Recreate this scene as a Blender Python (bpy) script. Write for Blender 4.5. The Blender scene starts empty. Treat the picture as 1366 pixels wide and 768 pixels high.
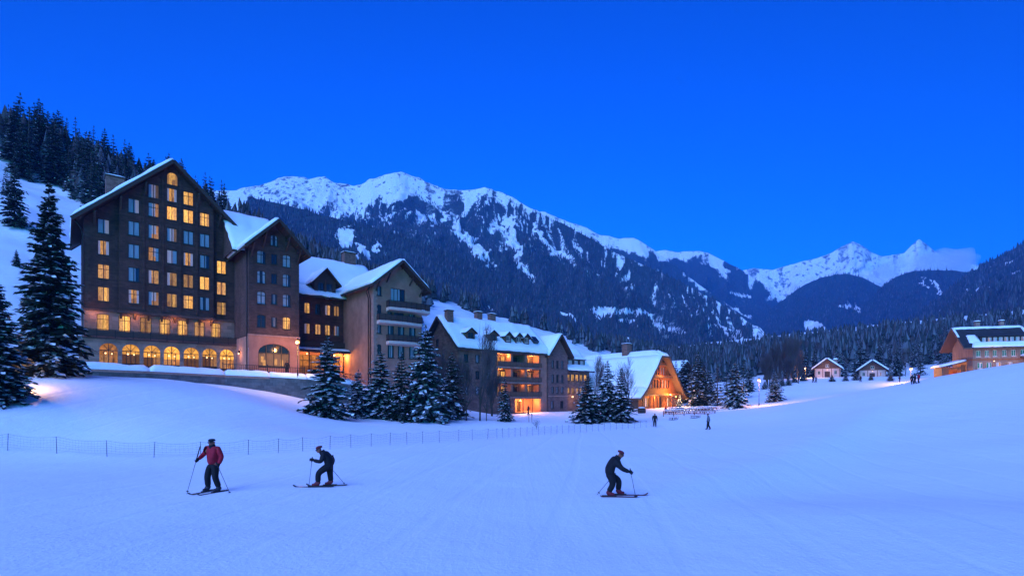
import bpy, bmesh, math, random
import numpy as np
from mathutils import Vector, Matrix

S = bpy.context.scene
COL = S.collection
TH = math.atan2(.65, .76)            # the hotels' fronts run this way
F, CX, HY, CAMZ = 700.0, 683.0, 530.0, 3.0   # focal length, centre and horizon of the photo in pixels; eye height


def at(px, py, Y):
    return Vector(((px - CX) / F * Y, Y, CAMZ + (HY - py) / F * Y))


# ------------------------------------------------------------------ materials
MATS = {}


def nodes_of(name):
    m = bpy.data.materials.new(name)
    m.use_nodes = True
    nt = m.node_tree
    b = nt.nodes['Principled BSDF']
    return m, nt, b


def mat(name, col, rough=.75, var=.0, scale=3., bump=0., bscale=None, metal=0., spec=.3, emit=None, estr=0., brick=None, col2=None, stretch=None):
    """Principled material; var = colour variation by noise, brick = (width, height) courses, stretch = noise scale per axis"""
    if name in MATS:
        return MATS[name]
    m, nt, b = nodes_of(name)
    N, L = nt.nodes.new, nt.links.new
    b.inputs['Base Color'].default_value = (*col, 1)
    b.inputs['Roughness'].default_value = rough
    b.inputs['Metallic'].default_value = metal
    b.inputs['Specular IOR Level'].default_value = spec
    tc = N('ShaderNodeTexCoord')
    vec = tc.outputs['Object']
    if stretch:
        mp = N('ShaderNodeMapping'); mp.inputs['Scale'].default_value = stretch
        L(vec, mp.inputs['Vector']); vec = mp.outputs[0]
    hgt = None
    colour = None
    if var or bump:
        no = N('ShaderNodeTexNoise'); no.inputs['Scale'].default_value = scale; no.inputs['Detail'].default_value = 6
        no.inputs['Roughness'].default_value = .65
        L(vec, no.inputs['Vector'])
        if var:
            r = N('ShaderNodeMix'); r.data_type = 'RGBA'
            c2 = col2 or tuple(c * (1 - var) for c in col)
            r.inputs[6].default_value = (*c2, 1); r.inputs[7].default_value = (*[min(1, c * (1 + var * .6)) for c in col], 1)
            mr = N('ShaderNodeMapRange'); mr.inputs[1].default_value = .32; mr.inputs[2].default_value = .68
            L(no.outputs[0], mr.inputs[0]); L(mr.outputs[0], r.inputs[0])
            colour = r.outputs[2]
        hgt = no.outputs[0]
        if bscale:
            n2 = N('ShaderNodeTexNoise'); n2.inputs['Scale'].default_value = bscale; n2.inputs['Detail'].default_value = 4
            L(vec, n2.inputs['Vector']); hgt = n2.outputs[0]
    if brick:
        sx = N('ShaderNodeSeparateXYZ'); L(tc.outputs['Object'], sx.inputs[0])
        ad = N('ShaderNodeMath'); L(sx.outputs[0], ad.inputs[0]); L(sx.outputs[1], ad.inputs[1])
        cb = N('ShaderNodeCombineXYZ'); L(ad.outputs[0], cb.inputs[0]); L(sx.outputs[2], cb.inputs[1])
        bt = N('ShaderNodeTexBrick'); bt.inputs['Scale'].default_value = 1; bt.inputs['Mortar Size'].default_value = .012
        bt.inputs['Brick Width'].default_value = brick[0]; bt.inputs['Row Height'].default_value = brick[1]
        bt.inputs['Color1'].default_value = (.72, .72, .72, 1); bt.inputs['Color2'].default_value = (1.15, 1.15, 1.15, 1)
        bt.inputs['Mortar'].default_value = (.62, .62, .65, 1)
        L(cb.outputs[0], bt.inputs['Vector'])
        mu = N('ShaderNodeMix'); mu.data_type = 'RGBA'; mu.blend_type = 'MULTIPLY'; mu.inputs[0].default_value = 1
        if colour is not None:
            L(colour, mu.inputs[6])
        else:
            mu.inputs[6].default_value = (*col, 1)
        L(bt.outputs[0], mu.inputs[7]); colour = mu.outputs[2]
    if colour is not None:
        L(colour, b.inputs['Base Color'])
    if bump and hgt is not None:
        bp = N('ShaderNodeBump'); bp.inputs['Strength'].default_value = bump; bp.inputs['Distance'].default_value = .05
        L(hgt, bp.inputs['Height']); L(bp.outputs[0], b.inputs['Normal'])
    if emit:
        b.inputs['Emission Color'].default_value = (*emit, 1)
        b.inputs['Emission Strength'].default_value = estr
    MATS[name] = m
    return m


EXPO = 2.05
SNOW = (.84, .88, .92)
mat('needles', (.020, .034, .026), .8, .5, 1.2)
mat('needles_frosted', (.075, .095, .105), .8, .5, 1.5)
mat('tree_snow', SNOW, .8, .06, 2.)
mat('bark', (.06, .045, .035), .9, .4, 4., .6)
mat('twig_grey', (.075, .06, .06), .9, .4, 2.)
mat('roof_snow', SNOW, .7, .04, .7, .25, 2.5)
mat('dark_brick', (.092, .038, .030), .85, .45, .5, .3, 9., brick=(.55, .22))
mat('brown_brick', (.098, .05, .041), .85, .42, .5, .3, 9., brick=(.5, .2))
mat('pale_stone', (.32, .185, .145), .85, .22, .8, .3, 6., brick=(1.1, .5))
mat('rose_stucco', (.37, .165, .118), .9, .3, .5, .15, 8.)
mat('quoin_stone', (.36, .195, .155), .9, .25, 2., .4, 8.)
mat('balcony_plaster', (.55, .40, .35), .9, .12, 2.)
mat('grey_stone', (.13, .125, .125), .9, .3, 1.5, .5, 8., brick=(.9, .4))
mat('lodge_brick', (.195, .10, .075), .88, .42, .8, .3, 9., brick=(.5, .2))
mat('mauve_brick', (.18, .095, .085), .88, .25, .8, .3, 9., brick=(.5, .2))
mat('dark_timber', (.055, .033, .026), .7, .4, 2., .3, stretch=(1, 1, 5))
mat('brown_timber', (.12, .065, .042), .7, .4, 3., .3, stretch=(4, 4, .4))
mat('honey_timber', (.24, .075, .022), .65, .6, 3., .4, stretch=(4, 4, .12))
mat('weathered_timber', (.23, .145, .10), .75, .6, 3., .4, stretch=(3, 3, .1))
mat('roof_shingle', (.03, .03, .036), .8, .4, 1.5, .4, 10., brick=(.35, .25))
mat('frame_dark', (.035, .026, .022), .5)
mat('frame_white', (.55, .5, .45), .5)
mat('iron', (.02, .02, .022), .45, metal=.6)
mat('pole_metal', (.12, .12, .13), .35, metal=.7)
mat('chimney_brick', (.22, .11, .085), .9, .3, 2., .4, brick=(.4, .2))
mat('glass_dark', (.012, .016, .024), .08, spec=.6)
mat('glass_sheer', (.30, .32, .36), .3, .25, 2., spec=.5, stretch=(9, 1, .6))
mat('curtain_pale', (.46, .38, .38), .8, .3, 3., emit=(.9, .55, .5), estr=.03, stretch=(12, 1, .5))
LIT = (1., .62, .24)


def lit(name, c, s, var=.5, scale=2.5, stretch=(6, 1, 1.2)):
    """a lamp-lit room behind a pane: uneven emission"""
    m, nt, b = nodes_of(name)
    N, L = nt.nodes.new, nt.links.new
    tc = N('ShaderNodeTexCoord'); mp = N('ShaderNodeMapping'); mp.inputs['Scale'].default_value = stretch
    oi = N('ShaderNodeObjectInfo'); ad = N('ShaderNodeVectorMath'); ad.operation = 'ADD'
    L(tc.outputs['Object'], mp.inputs[0]); L(mp.outputs[0], ad.inputs[0])
    sc = N('ShaderNodeVectorMath'); sc.operation = 'SCALE'; sc.inputs['Scale'].default_value = .37
    L(oi.outputs['Location'], sc.inputs[0]); L(sc.outputs[0], ad.inputs[1])
    no = N('ShaderNodeTexNoise'); no.inputs['Scale'].default_value = scale; no.inputs['Detail'].default_value = 3
    L(ad.outputs[0], no.inputs[0])
    mr = N('ShaderNodeMapRange'); mr.inputs[1].default_value = .3; mr.inputs[2].default_value = .7
    mr.inputs[3].default_value = s * (1 - var); mr.inputs[4].default_value = s * (1 + var)
    rd = N('ShaderNodeMapRange'); rd.inputs[3].default_value = .5; rd.inputs[4].default_value = 1.3
    L(oi.outputs['Random'], rd.inputs[0])
    ml = N('ShaderNodeMath'); ml.operation = 'MULTIPLY'
    L(no.outputs[0], mr.inputs[0]); L(mr.outputs[0], ml.inputs[0]); L(rd.outputs[0], ml.inputs[1]); L(ml.outputs[0], b.inputs['Emission Strength'])
    b.inputs['Emission Color'].default_value = (*c, 1)
    b.inputs['Base Color'].default_value = (.10, .06, .03, 1); b.inputs['Roughness'].default_value = .5; b.inputs['Specular IOR Level'].default_value = .08
    MATS[name] = m


lit('lit_bright', (1., .50, .11), .25)
lit('lit_amber', (1., .44, .09), .20)
lit('lit_curtain', (1., .47, .15), .135)
lit('lit_low', (1., .42, .14), .09)
lit('lit_brown', (.8, .26, .05), .035, .7)
lit('lit_faint', (.9, .45, .3), .035)
mat('lamp_glow', (1, .6, .3), .5, emit=(1., .34, .045), estr=.7)
mat('lamp_small', (1, .8, .5), .5, emit=(1., .48, .13), estr=.6)
mat('fairy_light', (1, .8, .5), .5, emit=(1., .7, .3), estr=.6)
mat('skin', (.30, .09, .055), .6)
mat('jacket_red', (.36, .006, .022), .75, .35, 6., .3)
mat('jacket_navy', (.006, .006, .010), .75, .3, 6., .3)
mat('jacket_grey', (.13, .14, .17), .75, .3, 6.)
mat('trousers_black', (.005, .005, .008), .8, .3, 6.)
mat('hat_navy', (.007, .010, .018), .85)
mat('hat_red', (.13, .012, .022), .8)
mat('glove_black', (.005, .005, .007), .7)
mat('boot_dark', (.02, .02, .026), .45)
mat('boot_red', (.15, .010, .018), .45)
mat('ski_dark', (.02, .02, .028), .35)
mat('ski_red', (.09, .012, .025), .35)
mat('lens_dark', (.01, .01, .015), .1, spec=.6)
mat('red_paint', (.34, .035, .03), .6, .3, 4.)
mat('net', (.05, .065, .11), .8)
mat('bin_green', (.03, .04, .04), .7)


# ------------------------------------------------------------------ mesh building
class MB:
    def __init__(self, M=None):
        self.v, self.f, self.m, self.mats = [], [], [], []
        self.M = M or Matrix.Identity(4)

    def mi(self, m):
        m = MATS[m]
        if m not in self.mats:
            self.mats.append(m)
        return self.mats.index(m)

    def poly(self, pts, m):
        b = len(self.v)
        self.v += [tuple(self.M @ Vector(p)) for p in pts]
        self.f.append(tuple(range(b, b + len(pts)))); self.m.append(self.mi(m))

    def box(self, x0, x1, y0, y1, z0, z1, m):
        P = [(x0, y0, z0), (x1, y0, z0), (x1, y1, z0), (x0, y1, z0), (x0, y0, z1), (x1, y0, z1), (x1, y1, z1), (x0, y1, z1)]
        self.hexa(P, m)

    def hexa(self, P, m):
        b = len(self.v)
        self.v += [tuple(self.M @ Vector(p)) for p in P]
        k = self.mi(m)
        for q in ((3, 2, 1, 0), (4, 5, 6, 7), (0, 1, 5, 4), (1, 2, 6, 5), (2, 3, 7, 6), (3, 0, 4, 7)):
            self.f.append(tuple(b + i for i in q)); self.m.append(k)

    def bar(self, p, q, w, h, m):
        """a square bar from p to q"""
        p, q = Vector(p), Vector(q)
        d = (q - p).normalized()
        up = Vector((0, 0, 1)) if abs(d.z) < .95 else Vector((0, 1, 0))
        s = d.cross(up).normalized() * w / 2
        t = s.cross(d).normalized() * h / 2
        self.hexa([p - s - t, p + s - t, q + s - t, q - s - t, p - s + t, p + s + t, q + s + t, q - s + t], m)

    def tube(self, pts, rad, n, m, cap=True):
        pts = [Vector(p) for p in pts]
        b = len(self.v); k = self.mi(m)
        for i, p in enumerate(pts):
            d = (pts[min(i + 1, len(pts) - 1)] - pts[max(i - 1, 0)]).normalized()
            up = Vector((0, 0, 1)) if abs(d.z) < .9 else Vector((1, 0, 0))
            s = d.cross(up).normalized(); t = s.cross(d)
            for j in range(n):
                a = 2 * math.pi * j / n
                self.v.append(tuple(self.M @ (p + (s * math.cos(a) + t * math.sin(a)) * rad[i])))
        for i in range(len(pts) - 1):
            for j in range(n):
                j2 = (j + 1) % n
                self.f.append((b + i * n + j, b + i * n + j2, b + (i + 1) * n + j2, b + (i + 1) * n + j)); self.m.append(k)
        if cap:
            self.f.append(tuple(b + j for j in range(n))[::-1]); self.m.append(k)
            e = b + (len(pts) - 1) * n
            self.f.append(tuple(e + j for j in range(n))); self.m.append(k)

    def ball(self, c, r, m, nu=10, nv=7, sz=1.):
        rows = []
        b = len(self.v); k = self.mi(m); c = Vector(c)
        for i in range(nv + 1):
            a = math.pi * i / nv
            for j in range(nu):
                q = 2 * math.pi * j / nu
                self.v.append(tuple(self.M @ (c + Vector((math.sin(a) * math.cos(q) * r, math.sin(a) * math.sin(q) * r, math.cos(a) * r * sz)))))
        for i in range(nv):
            for j in range(nu):
                j2 = (j + 1) % nu
                self.f.append((b + i * nu + j, b + (i + 1) * nu + j, b + (i + 1) * nu + j2, b + i * nu + j2)); self.m.append(k)

    def mesh(self, name, smooth=False):
        me = bpy.data.meshes.new(name)
        me.from_pydata(self.v, [], self.f)
        for m in self.mats:
            me.materials.append(m)
        me.polygons.foreach_set('material_index', self.m)
        if smooth:
            me.polygons.foreach_set('use_smooth', [True] * len(self.f))
        me.update()
        return me

    def build(self, name, parent=None, loc=(0, 0, 0), rotz=0, smooth=False):
        return put(name, self.mesh(name, smooth), parent, loc, rotz)


def put(name, me, parent=None, loc=(0, 0, 0), rotz=0):
    o = bpy.data.objects.new(name, me)
    COL.objects.link(o)
    o.parent = parent
    o.location = loc
    o.rotation_euler = (0, 0, rotz)
    return o


def thing(name, label, cat, loc=(0, 0, 0), rotz=0, group=None):
    o = bpy.data.objects.new(name, None)
    o.empty_display_size = .2
    COL.objects.link(o)
    o.location = loc
    o.rotation_euler = (0, 0, rotz)
    return tag(o, label, cat, group)


def tag(o, label=None, cat=None, group=None, kind=None):
    for k, v in (('label', label), ('category', cat), ('group', group), ('kind', kind)):
        if v:
            o[k] = v
    return o


KIDS = {}


def copy_thing(src, loc, rotz, scale, label=None, group=None):
    r = src.copy(); COL.objects.link(r)
    r.location = loc; r.rotation_euler = (0, 0, rotz); r.scale = scale
    if label:
        r['label'] = label
    if group:
        r['group'] = group
    for ch in KIDS[src.name]:
        c = ch.copy(); COL.objects.link(c); c.parent = r
    return r


# ------------------------------------------------------------------ noise
def _hash(ix, iy, seed):
    n = (ix.astype(np.int64) * 374761393 + iy.astype(np.int64) * 668265263 + seed * 974711) & 0x7fffffff
    n = ((n ^ (n >> 13)) * 1274126177) & 0x7fffffff
    n = (n ^ (n >> 16)) & 0xffff
    return n / 65535.0


def vnoise(x, y, seed=0):
    x = np.asarray(x, float); y = np.asarray(y, float)
    ix, iy = np.floor(x), np.floor(y)
    fx, fy = x - ix, y - iy
    fx = fx * fx * fx * (fx * (fx * 6 - 15) + 10); fy = fy * fy * fy * (fy * (fy * 6 - 15) + 10)
    a, b = _hash(ix, iy, seed), _hash(ix + 1, iy, seed)
    c, d = _hash(ix, iy + 1, seed), _hash(ix + 1, iy + 1, seed)
    return (a + (b - a) * fx) * (1 - fy) + (c + (d - c) * fx) * fy


def fbm(x, y, oct=5, seed=0, gain=.5):
    x = np.asarray(x, float); y = np.asarray(y, float)
    s, a, t = 0, 1., 0
    for i in range(oct):
        s = s + a * vnoise(x * 2 ** i + 17.3 * i, y * 2 ** i - 9.1 * i, seed + i); t += a; a *= gain
    return s / t


def ridged(x, y, oct=5, seed=0, gain=.55):
    x = np.asarray(x, float); y = np.asarray(y, float)
    s, a, t = 0, 1., 0
    for i in range(oct):
        s = s + a * (1 - np.abs(2 * vnoise(x * 2 ** i + 11.7 * i, y * 2 ** i + 5.3 * i, seed + i) - 1)); t += a; a *= gain
    return s / t


def smooth(a, b, x):
    t = np.clip((x - a) / (b - a), 0, 1)
    return t * t * (3 - 2 * t)


# ------------------------------------------------------------------ ground
CP = [(0, 0, 0), (-20, 5, 0), (14, 5, 0), (0, 14, 0), (-25, 15, 0), (12, 15, 0), (-10, 25, -.15), (10, 28, -.15), (0, 42, -.35), (-5, 60, -.4), (10, 70, -.55), (0, -30, .8), (-40, -20, .5),
      (40, -20, 3), (30, 5, 1.2), (-60, 10, .3), (60, 10, 5.2), (-53, 65, 6.5), (-40, 76, 6), (-21, 80, 4.6), (-9, 95, .6), (-63, 65, 9), (-75, 45, 8), (130, 105, 8), (150, 140, 9.5), (101, 125, 7.2),
      (0, 130, 1.5), (40, 150, 3), (80, 250, 9), (200, 260, 12), (-10, 250, 8), (250, 180, 13), (0, 400, 14), (300, 400, 20), (-200, 300, 20), (-140, 100, 15)]
for px, py, Y in [(200, 610, 30), (10, 602, 31), (404, 601, 32), (586, 590, 37), (750, 580, 50), (868, 570, 66), (945, 573, 56), (1035, 535, 115), (850, 545, 110), (728, 549, 109), (780, 548, 116),
                  (1215, 515, 122), (1103, 503, 185), (1168, 505, 185), (1366, 483, 70), (1366, 560, 34), (1366, 650, 18), (1280, 500, 85), (1210, 516, 105), (1150, 520, 120), (1075, 520, 130),
                  (108, 507, 57), (300, 517, 64), (350, 526, 66), (410, 540, 67), (476, 549, 72), (437, 557, 57), (505, 558, 60), (570, 560, 62), (640, 561, 66), (673, 563, 66), (200, 505, 53), (250, 508, 54),
                  (200, 540, 42), (200, 575, 34), (65, 498, 46), (0, 530, 38), (0, 560, 34), (350, 540, 49), (350, 572, 38), (420, 574, 44), (785, 564, 70), (830, 563, 70), (620, 562, 66),
                  (1000, 545, 100), (905, 548, 105), (660, 554, 98)]:
    CP.append(tuple(at(px, py, Y)))
CP = np.array(CP)


def _tps_kernel(r2):
    return .5 * r2 * np.log(r2 + 1e-9)


def _tps_fit(P, lam=6.):
    n = len(P); X = P[:, :2] / 10
    d2 = ((X[:, None] - X[None]) ** 2).sum(2)
    A = np.zeros((n + 3, n + 3)); A[:n, :n] = _tps_kernel(d2) + np.eye(n) * lam * .02
    A[:n, n] = 1; A[:n, n + 1:] = X; A[n, :n] = 1; A[n + 1:, :n] = X.T
    return np.linalg.solve(A, np.concatenate([P[:, 2], [0, 0, 0]])), X


TW, TX = _tps_fit(CP)


def tps(x, y):
    x = np.asarray(x, float).ravel() / 10; y = np.asarray(y, float).ravel() / 10
    out = np.empty_like(x)
    for i in range(0, len(x), 20000):
        q = np.stack([x[i:i + 20000], y[i:i + 20000]], 1)
        d2 = ((q[:, None] - TX[None]) ** 2).sum(2)
        out[i:i + 20000] = _tps_kernel(d2) @ TW[:len(TX)] + TW[-3] + q @ TW[-2:]
    return out


U2, V2 = (math.cos(TH), math.sin(TH)), (-math.sin(TH), math.cos(TH))
HO = (-63., 65.)                                   # origin of the left hillside's along/up-slope axes
_cr = [(-166, 170, 84), (-123.5, 220, 78), (-94, 260, 66), (-56, 320, 65), (-22, 360, 61), (21, 400, 54), (114, 480, 40), (221, 560, 26)]
_cs = [((x - HO[0]) * U2[0] + (y - HO[1]) * U2[1], (x - HO[0]) * V2[0] + (y - HO[1]) * V2[1], z) for x, y, z in _cr]
_cs = sorted(_cs)
CS, CT, CZ = (np.array([c[i] for c in _cs]) for i in range(3))


def hill_left(x, y):
    s = (x - HO[0]) * U2[0] + (y - HO[1]) * U2[1]
    t = (x - HO[0]) * V2[0] + (y - HO[1]) * V2[1]
    crest_t = np.interp(s, CS, CT); crest_z = np.interp(s, CS, CZ)
    t0 = np.interp(s, [-60, 0, 40, 80, 140, 260], [-12, -6, 6, 12, 20, 30])
    z0 = np.interp(s, [-60, 0, 30, 60, 100, 200], [8, 7.5, 6, 2.5, 1.5, 2])
    k = (t - t0) / np.maximum(crest_t - t0, 20)
    up = np.where(k < 1, np.clip(k, -.4, 1) ** 1, 1 - np.clip(k - 1, 0, 2) * .5)
    z = z0 + (crest_z - z0) * up
    return z + (fbm(s / 28, t / 28, 4, 3) - .5) * 7 * smooth(.05, .3, k) * (s > -200)


def hill_right(x, y):
    q = (y - 200) * .5 + (x - 140) * .5
    q = np.maximum(q, 0) * smooth(60, 130, x)
    return np.where(q > 0, 9.6 + .21 * q + (fbm(x / 40, y / 40, 3, 9) - .5) * 3 * smooth(0, 30, q), -99)


def height(x, y):
    x = np.atleast_1d(np.asarray(x, float)); y = np.atleast_1d(np.asarray(y, float))
    sh = x.shape
    g = tps(x, y).reshape(sh)
    far = smooth(300, 600, y)
    g = g * (1 - far) + np.minimum(18, 14) * far
    # a low wind-packed crest running up the right side of the piste, small drifts near the hotels
    d = (x - (6 + (y - 18) * .86)) / np.sqrt(1 + .86 ** 2)
    g = g + .2 * np.exp(-(d / (1.2 + y * .02)) ** 2) * smooth(13, 20, y) * (1 - smooth(45, 70, y)) * np.sign(1) - .5 * smooth(0, 4, d) * (1 - .6 * smooth(8, 20, d)) * smooth(13, 20, y) * (1 - smooth(40, 60, y))
    g = g + (fbm(x / 7, y / 7, 3, 21) - .5) * .22 + (fbm(x / 2.1, y / 2.1, 3, 23) - .5) * .035
    h = np.maximum(hill_left(x, y), hill_right(x, y))
    k = 1.5
    m = np.maximum(g, h); 
    return m + np.maximum(0, k - np.abs(g - h)) ** 2 / (4 * k)


def H(x, y):
    return float(height([x], [y])[0])


def drop(px, py, y0=8., y1=700.):
    """where the ray through a photo pixel meets the ground"""
    Y = np.geomspace(y0, y1, 1400)
    X = (px - CX) / F * Y; Z = CAMZ + (HY - py) / F * Y
    g = height(X, Y)
    i = np.argmax(g >= Z)
    if g[i] < Z[i]:
        i = int(np.argmin(Z - g))
    return Vector((X[i], Y[i], float(g[i])))


def grid_mesh(name, P, smooth_=True):
    """P: rows x cols x 3"""
    r, c = P.shape[:2]
    me = bpy.data.meshes.new(name)
    me.vertices.add(r * c); me.vertices.foreach_set('co', P.reshape(-1).astype(np.float32))
    i = np.arange((r - 1) * (c - 1)); a = (i // (c - 1)) * c + i % (c - 1)
    q = np.stack([a, a + 1, a + c + 1, a + c], 1).astype(np.int32)
    me.loops.add(q.size); me.loops.foreach_set('vertex_index', q.reshape(-1))
    me.polygons.add(len(q)); me.polygons.foreach_set('loop_start', np.arange(len(q), dtype=np.int32) * 4)
    me.update(calc_edges=True)
    if smooth_:
        me.polygons.foreach_set('use_smooth', [True] * len(q))
    return me


def faces_mesh(name, V, Q, mi, mats):
    """V nx3, Q list of index arrays of equal size"""
    me = bpy.data.meshes.new(name)
    k = Q.shape[1]
    me.vertices.add(len(V)); me.vertices.foreach_set('co', np.asarray(V, np.float32).reshape(-1))
    me.loops.add(Q.size); me.loops.foreach_set('vertex_index', Q.astype(np.int32).reshape(-1))
    me.polygons.add(len(Q)); me.polygons.foreach_set('loop_start', np.arange(len(Q), dtype=np.int32) * k)
    for m in mats:
        me.materials.append(MATS[m])
    me.polygons.foreach_set('material_index', np.asarray(mi, np.int32))
    me.update(calc_edges=True)
    return me


def ground_material():
    m, nt, b = nodes_of('piste_snow')
    N, L = nt.nodes.new, nt.links.new
    tc = N('ShaderNodeTexCoord')
    n1 = N('ShaderNodeTexNoise'); n1.inputs['Scale'].default_value = .12; n1.inputs['Detail'].default_value = 5
    n2 = N('ShaderNodeTexNoise'); n2.inputs['Scale'].default_value = 9.; n2.inputs['Detail'].default_value = 8; n2.inputs['Roughness'].default_value = .7
    mp = N('ShaderNodeMapping'); mp.inputs['Rotation'].default_value = (0, 0, .75); mp.inputs['Scale'].default_value = (3.2, .10, 1)
    n3 = N('ShaderNodeTexNoise'); n3.inputs['Scale'].default_value = 1.; n3.inputs['Detail'].default_value = 3
    for n in (n1, n2):
        L(tc.outputs['Object'], n.inputs[0])
    L(tc.outputs['Object'], mp.inputs[0]); L(mp.outputs[0], n3.inputs[0])
    r = N('ShaderNodeMix'); r.data_type = 'RGBA'
    r.inputs[6].default_value = (.80, .85, .91, 1); r.inputs[7].default_value = (.88, .91, .94, 1)
    L(n1.outputs[0], r.inputs[0]); L(r.outputs[2], b.inputs['Base Color'])
    ad = N('ShaderNodeMath'); ad.operation = 'MULTIPLY_ADD'; ad.inputs[1].default_value = .6
    L(n3.outputs[0], ad.inputs[0]); L(n2.outputs[0], ad.inputs[2])
    wv = N('ShaderNodeTexWave'); wv.inputs['Scale'].default_value = .16; wv.inputs['Distortion'].default_value = 7.; wv.inputs['Detail'].default_value = 2.; wv.inputs['Detail Scale'].default_value = .35
    mp2 = N('ShaderNodeMapping'); mp2.inputs['Rotation'].default_value = (0, 0, .75); mp2.inputs['Scale'].default_value = (1., .16, 1)
    L(tc.outputs['Object'], mp2.inputs[0]); L(mp2.outputs[0], wv.inputs[0])
    tr = N('ShaderNodeMapRange'); tr.inputs[1].default_value = .93; tr.inputs[2].default_value = 1.; tr.inputs[3].default_value = 0; tr.inputs[4].default_value = -.4
    L(wv.outputs[1], tr.inputs[0])
    n4 = N('ShaderNodeTexNoise'); n4.inputs['Scale'].default_value = 1.3; n4.inputs['Detail'].default_value = 4
    L(tc.outputs['Object'], n4.inputs[0])
    a2 = N('ShaderNodeMath'); L(tr.outputs[0], a2.inputs[0]); L(ad.outputs[0], a2.inputs[1])
    a3 = N('ShaderNodeMath'); a3.operation = 'MULTIPLY_ADD'; a3.inputs[1].default_value = 1.1
    L(n4.outputs[0], a3.inputs[0]); L(a2.outputs[0], a3.inputs[2])
    bp = N('ShaderNodeBump'); bp.inputs['Strength'].default_value = .6; bp.inputs['Distance'].default_value = .07
    L(a3.outputs[0], bp.inputs['Height']); L(bp.outputs[0], b.inputs['Normal'])
    b.inputs['Roughness'].default_value = .75; b.inputs['Specular IOR Level'].default_value = .25
    MATS['piste_snow'] = m


ground_material()
_y = np.concatenate([np.linspace(-25, 5, 14)[:-1], np.geomspace(5 + 20, 720 + 20, 330) - 20, np.array([900, 1300, 2500, 5000, 9000])])
_k = np.linspace(-1.35, 1.35, 430)
_Y, _K = np.meshgrid(_y, _k, indexing='ij')
_X = _K * (_Y + 32)
_P = np.stack([_X, _Y, height(_X.ravel(), _Y.ravel()).reshape(_X.shape)], 2)
_P[:, :, 2][_Y > 800] = np.minimum(_P[:, :, 2][_Y > 800], 14)
gm = grid_mesh('snow_ground', _P); gm.materials.append(MATS['piste_snow'])
tag(put('snow_ground', gm), kind='structure')

# ------------------------------------------------------------------ mountains
def mountain_material():
    m, nt, b = nodes_of('mountain')
    N, L = nt.nodes.new, nt.links.new
    at_ = N('ShaderNodeAttribute'); at_.attribute_name = 'forest'
    ar = N('ShaderNodeAttribute'); ar.attribute_name = 'rock'
    tc = N('ShaderNodeTexCoord')
    n1 = N('ShaderNodeTexNoise'); n1.inputs['Scale'].default_value = .045; n1.inputs['Detail'].default_value = 7; n1.inputs['Roughness'].default_value = .75
    L(tc.outputs['Object'], n1.inputs[0])

    def mask(attr, lo, hi, k):
        s = N('ShaderNodeMath'); s.operation = 'MULTIPLY_ADD'; s.inputs[1].default_value = k
        L(n1.outputs[0], s.inputs[0]); L(attr.outputs['Fac'], s.inputs[2])
        r = N('ShaderNodeMapRange'); r.inputs[1].default_value = lo; r.inputs[2].default_value = hi
        L(s.outputs[0], r.inputs[0]); return r.outputs[0]
    a = N('ShaderNodeMix'); a.data_type = 'RGBA'
    a.inputs[6].default_value = (*SNOW, 1); a.inputs[7].default_value = (.10, .11, .14, 1)
    L(mask(ar, .95, 1.15, 1.), a.inputs[0])
    c = N('ShaderNodeMix'); c.data_type = 'RGBA'
    c.inputs[7].default_value = (.035, .05, .05, 1)
    L(a.outputs[2], c.inputs[6]); L(mask(at_, .95, 1.2, 1.), c.inputs[0])
    L(c.outputs[2], b.inputs['Base Color'])
    bp = N('ShaderNodeBump'); bp.inputs['Strength'].default_value = .5; bp.inputs['Distance'].default_value = 9
    L(n1.outputs[0], bp.inputs['Height']); L(bp.outputs[0], b.inputs['Normal'])
    b.inputs['Roughness'].default_value = .85; b.inputs['Specular IOR Level'].default_value = .1
    MATS['mountain'] = m


mountain_material()
mat('forest_green', (.022, .036, .034), .85, .5, .02)
mat('forest_frost', (.10, .125, .14), .85, .4, .05)
mat('forest_brown', (.055, .048, .045), .85, .5, .05)


def spikes(name, P, hgt, mats, seed, frost=.25, tiers=1, n=5, wid=.19, label=None, cat=None):
    """a far wood: one mesh of small ragged cones"""
    rng = np.random.default_rng(seed)
    K = len(P)
    V, Q, M = [], [], []
    off = 0
    for t in range(tiers):
        z0 = .04 + .30 * t if tiers > 1 else .03
        z1 = 1. if t == tiers - 1 else z0 + .55
        r = wid * (1 - .28 * t)
        a = rng.random((K, 1)) * 6.28 + np.arange(n)[None] * 2 * np.pi / n
        rr = hgt[:, None] * r * rng.uniform(.6, 1.25, (K, n))
        zz = hgt[:, None] * (z0 + rng.uniform(-.03, .06, (K, n)))
        ring = np.stack([P[:, 0:1] + rr * np.cos(a), P[:, 1:2] + rr * np.sin(a), P[:, 2:3] + zz], 2)
        top = (P + np.stack([rng.normal(0, .02, K) * hgt, rng.normal(0, .02, K) * hgt, hgt * z1], 1))[:, None]
        V.append(np.concatenate([ring, top], 1).reshape(-1, 3))
        base = off + np.arange(K)[:, None] * (n + 1)
        j = np.arange(n)[None]
        q = np.stack([base + j, base + (j + 1) % n, base + n + 0 * j], 2).reshape(-1, 3)
        Q.append(q); off += K * (n + 1)
        tree_m = (rng.random((K, 1)) < .25) * 2
        M.append(np.where(rng.random((K, n)) < frost, 1, tree_m).reshape(-1))
    me = faces_mesh(name, np.concatenate(V), np.concatenate(Q), np.concatenate(M), mats)
    o = put(name, me)
    tag(o, label, cat, None, 'stuff')
    return o


def project(P):
    return CX + F * P[..., 0] / P[..., 1], HY - F * (P[..., 2] - CAMZ) / P[..., 1]


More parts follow.
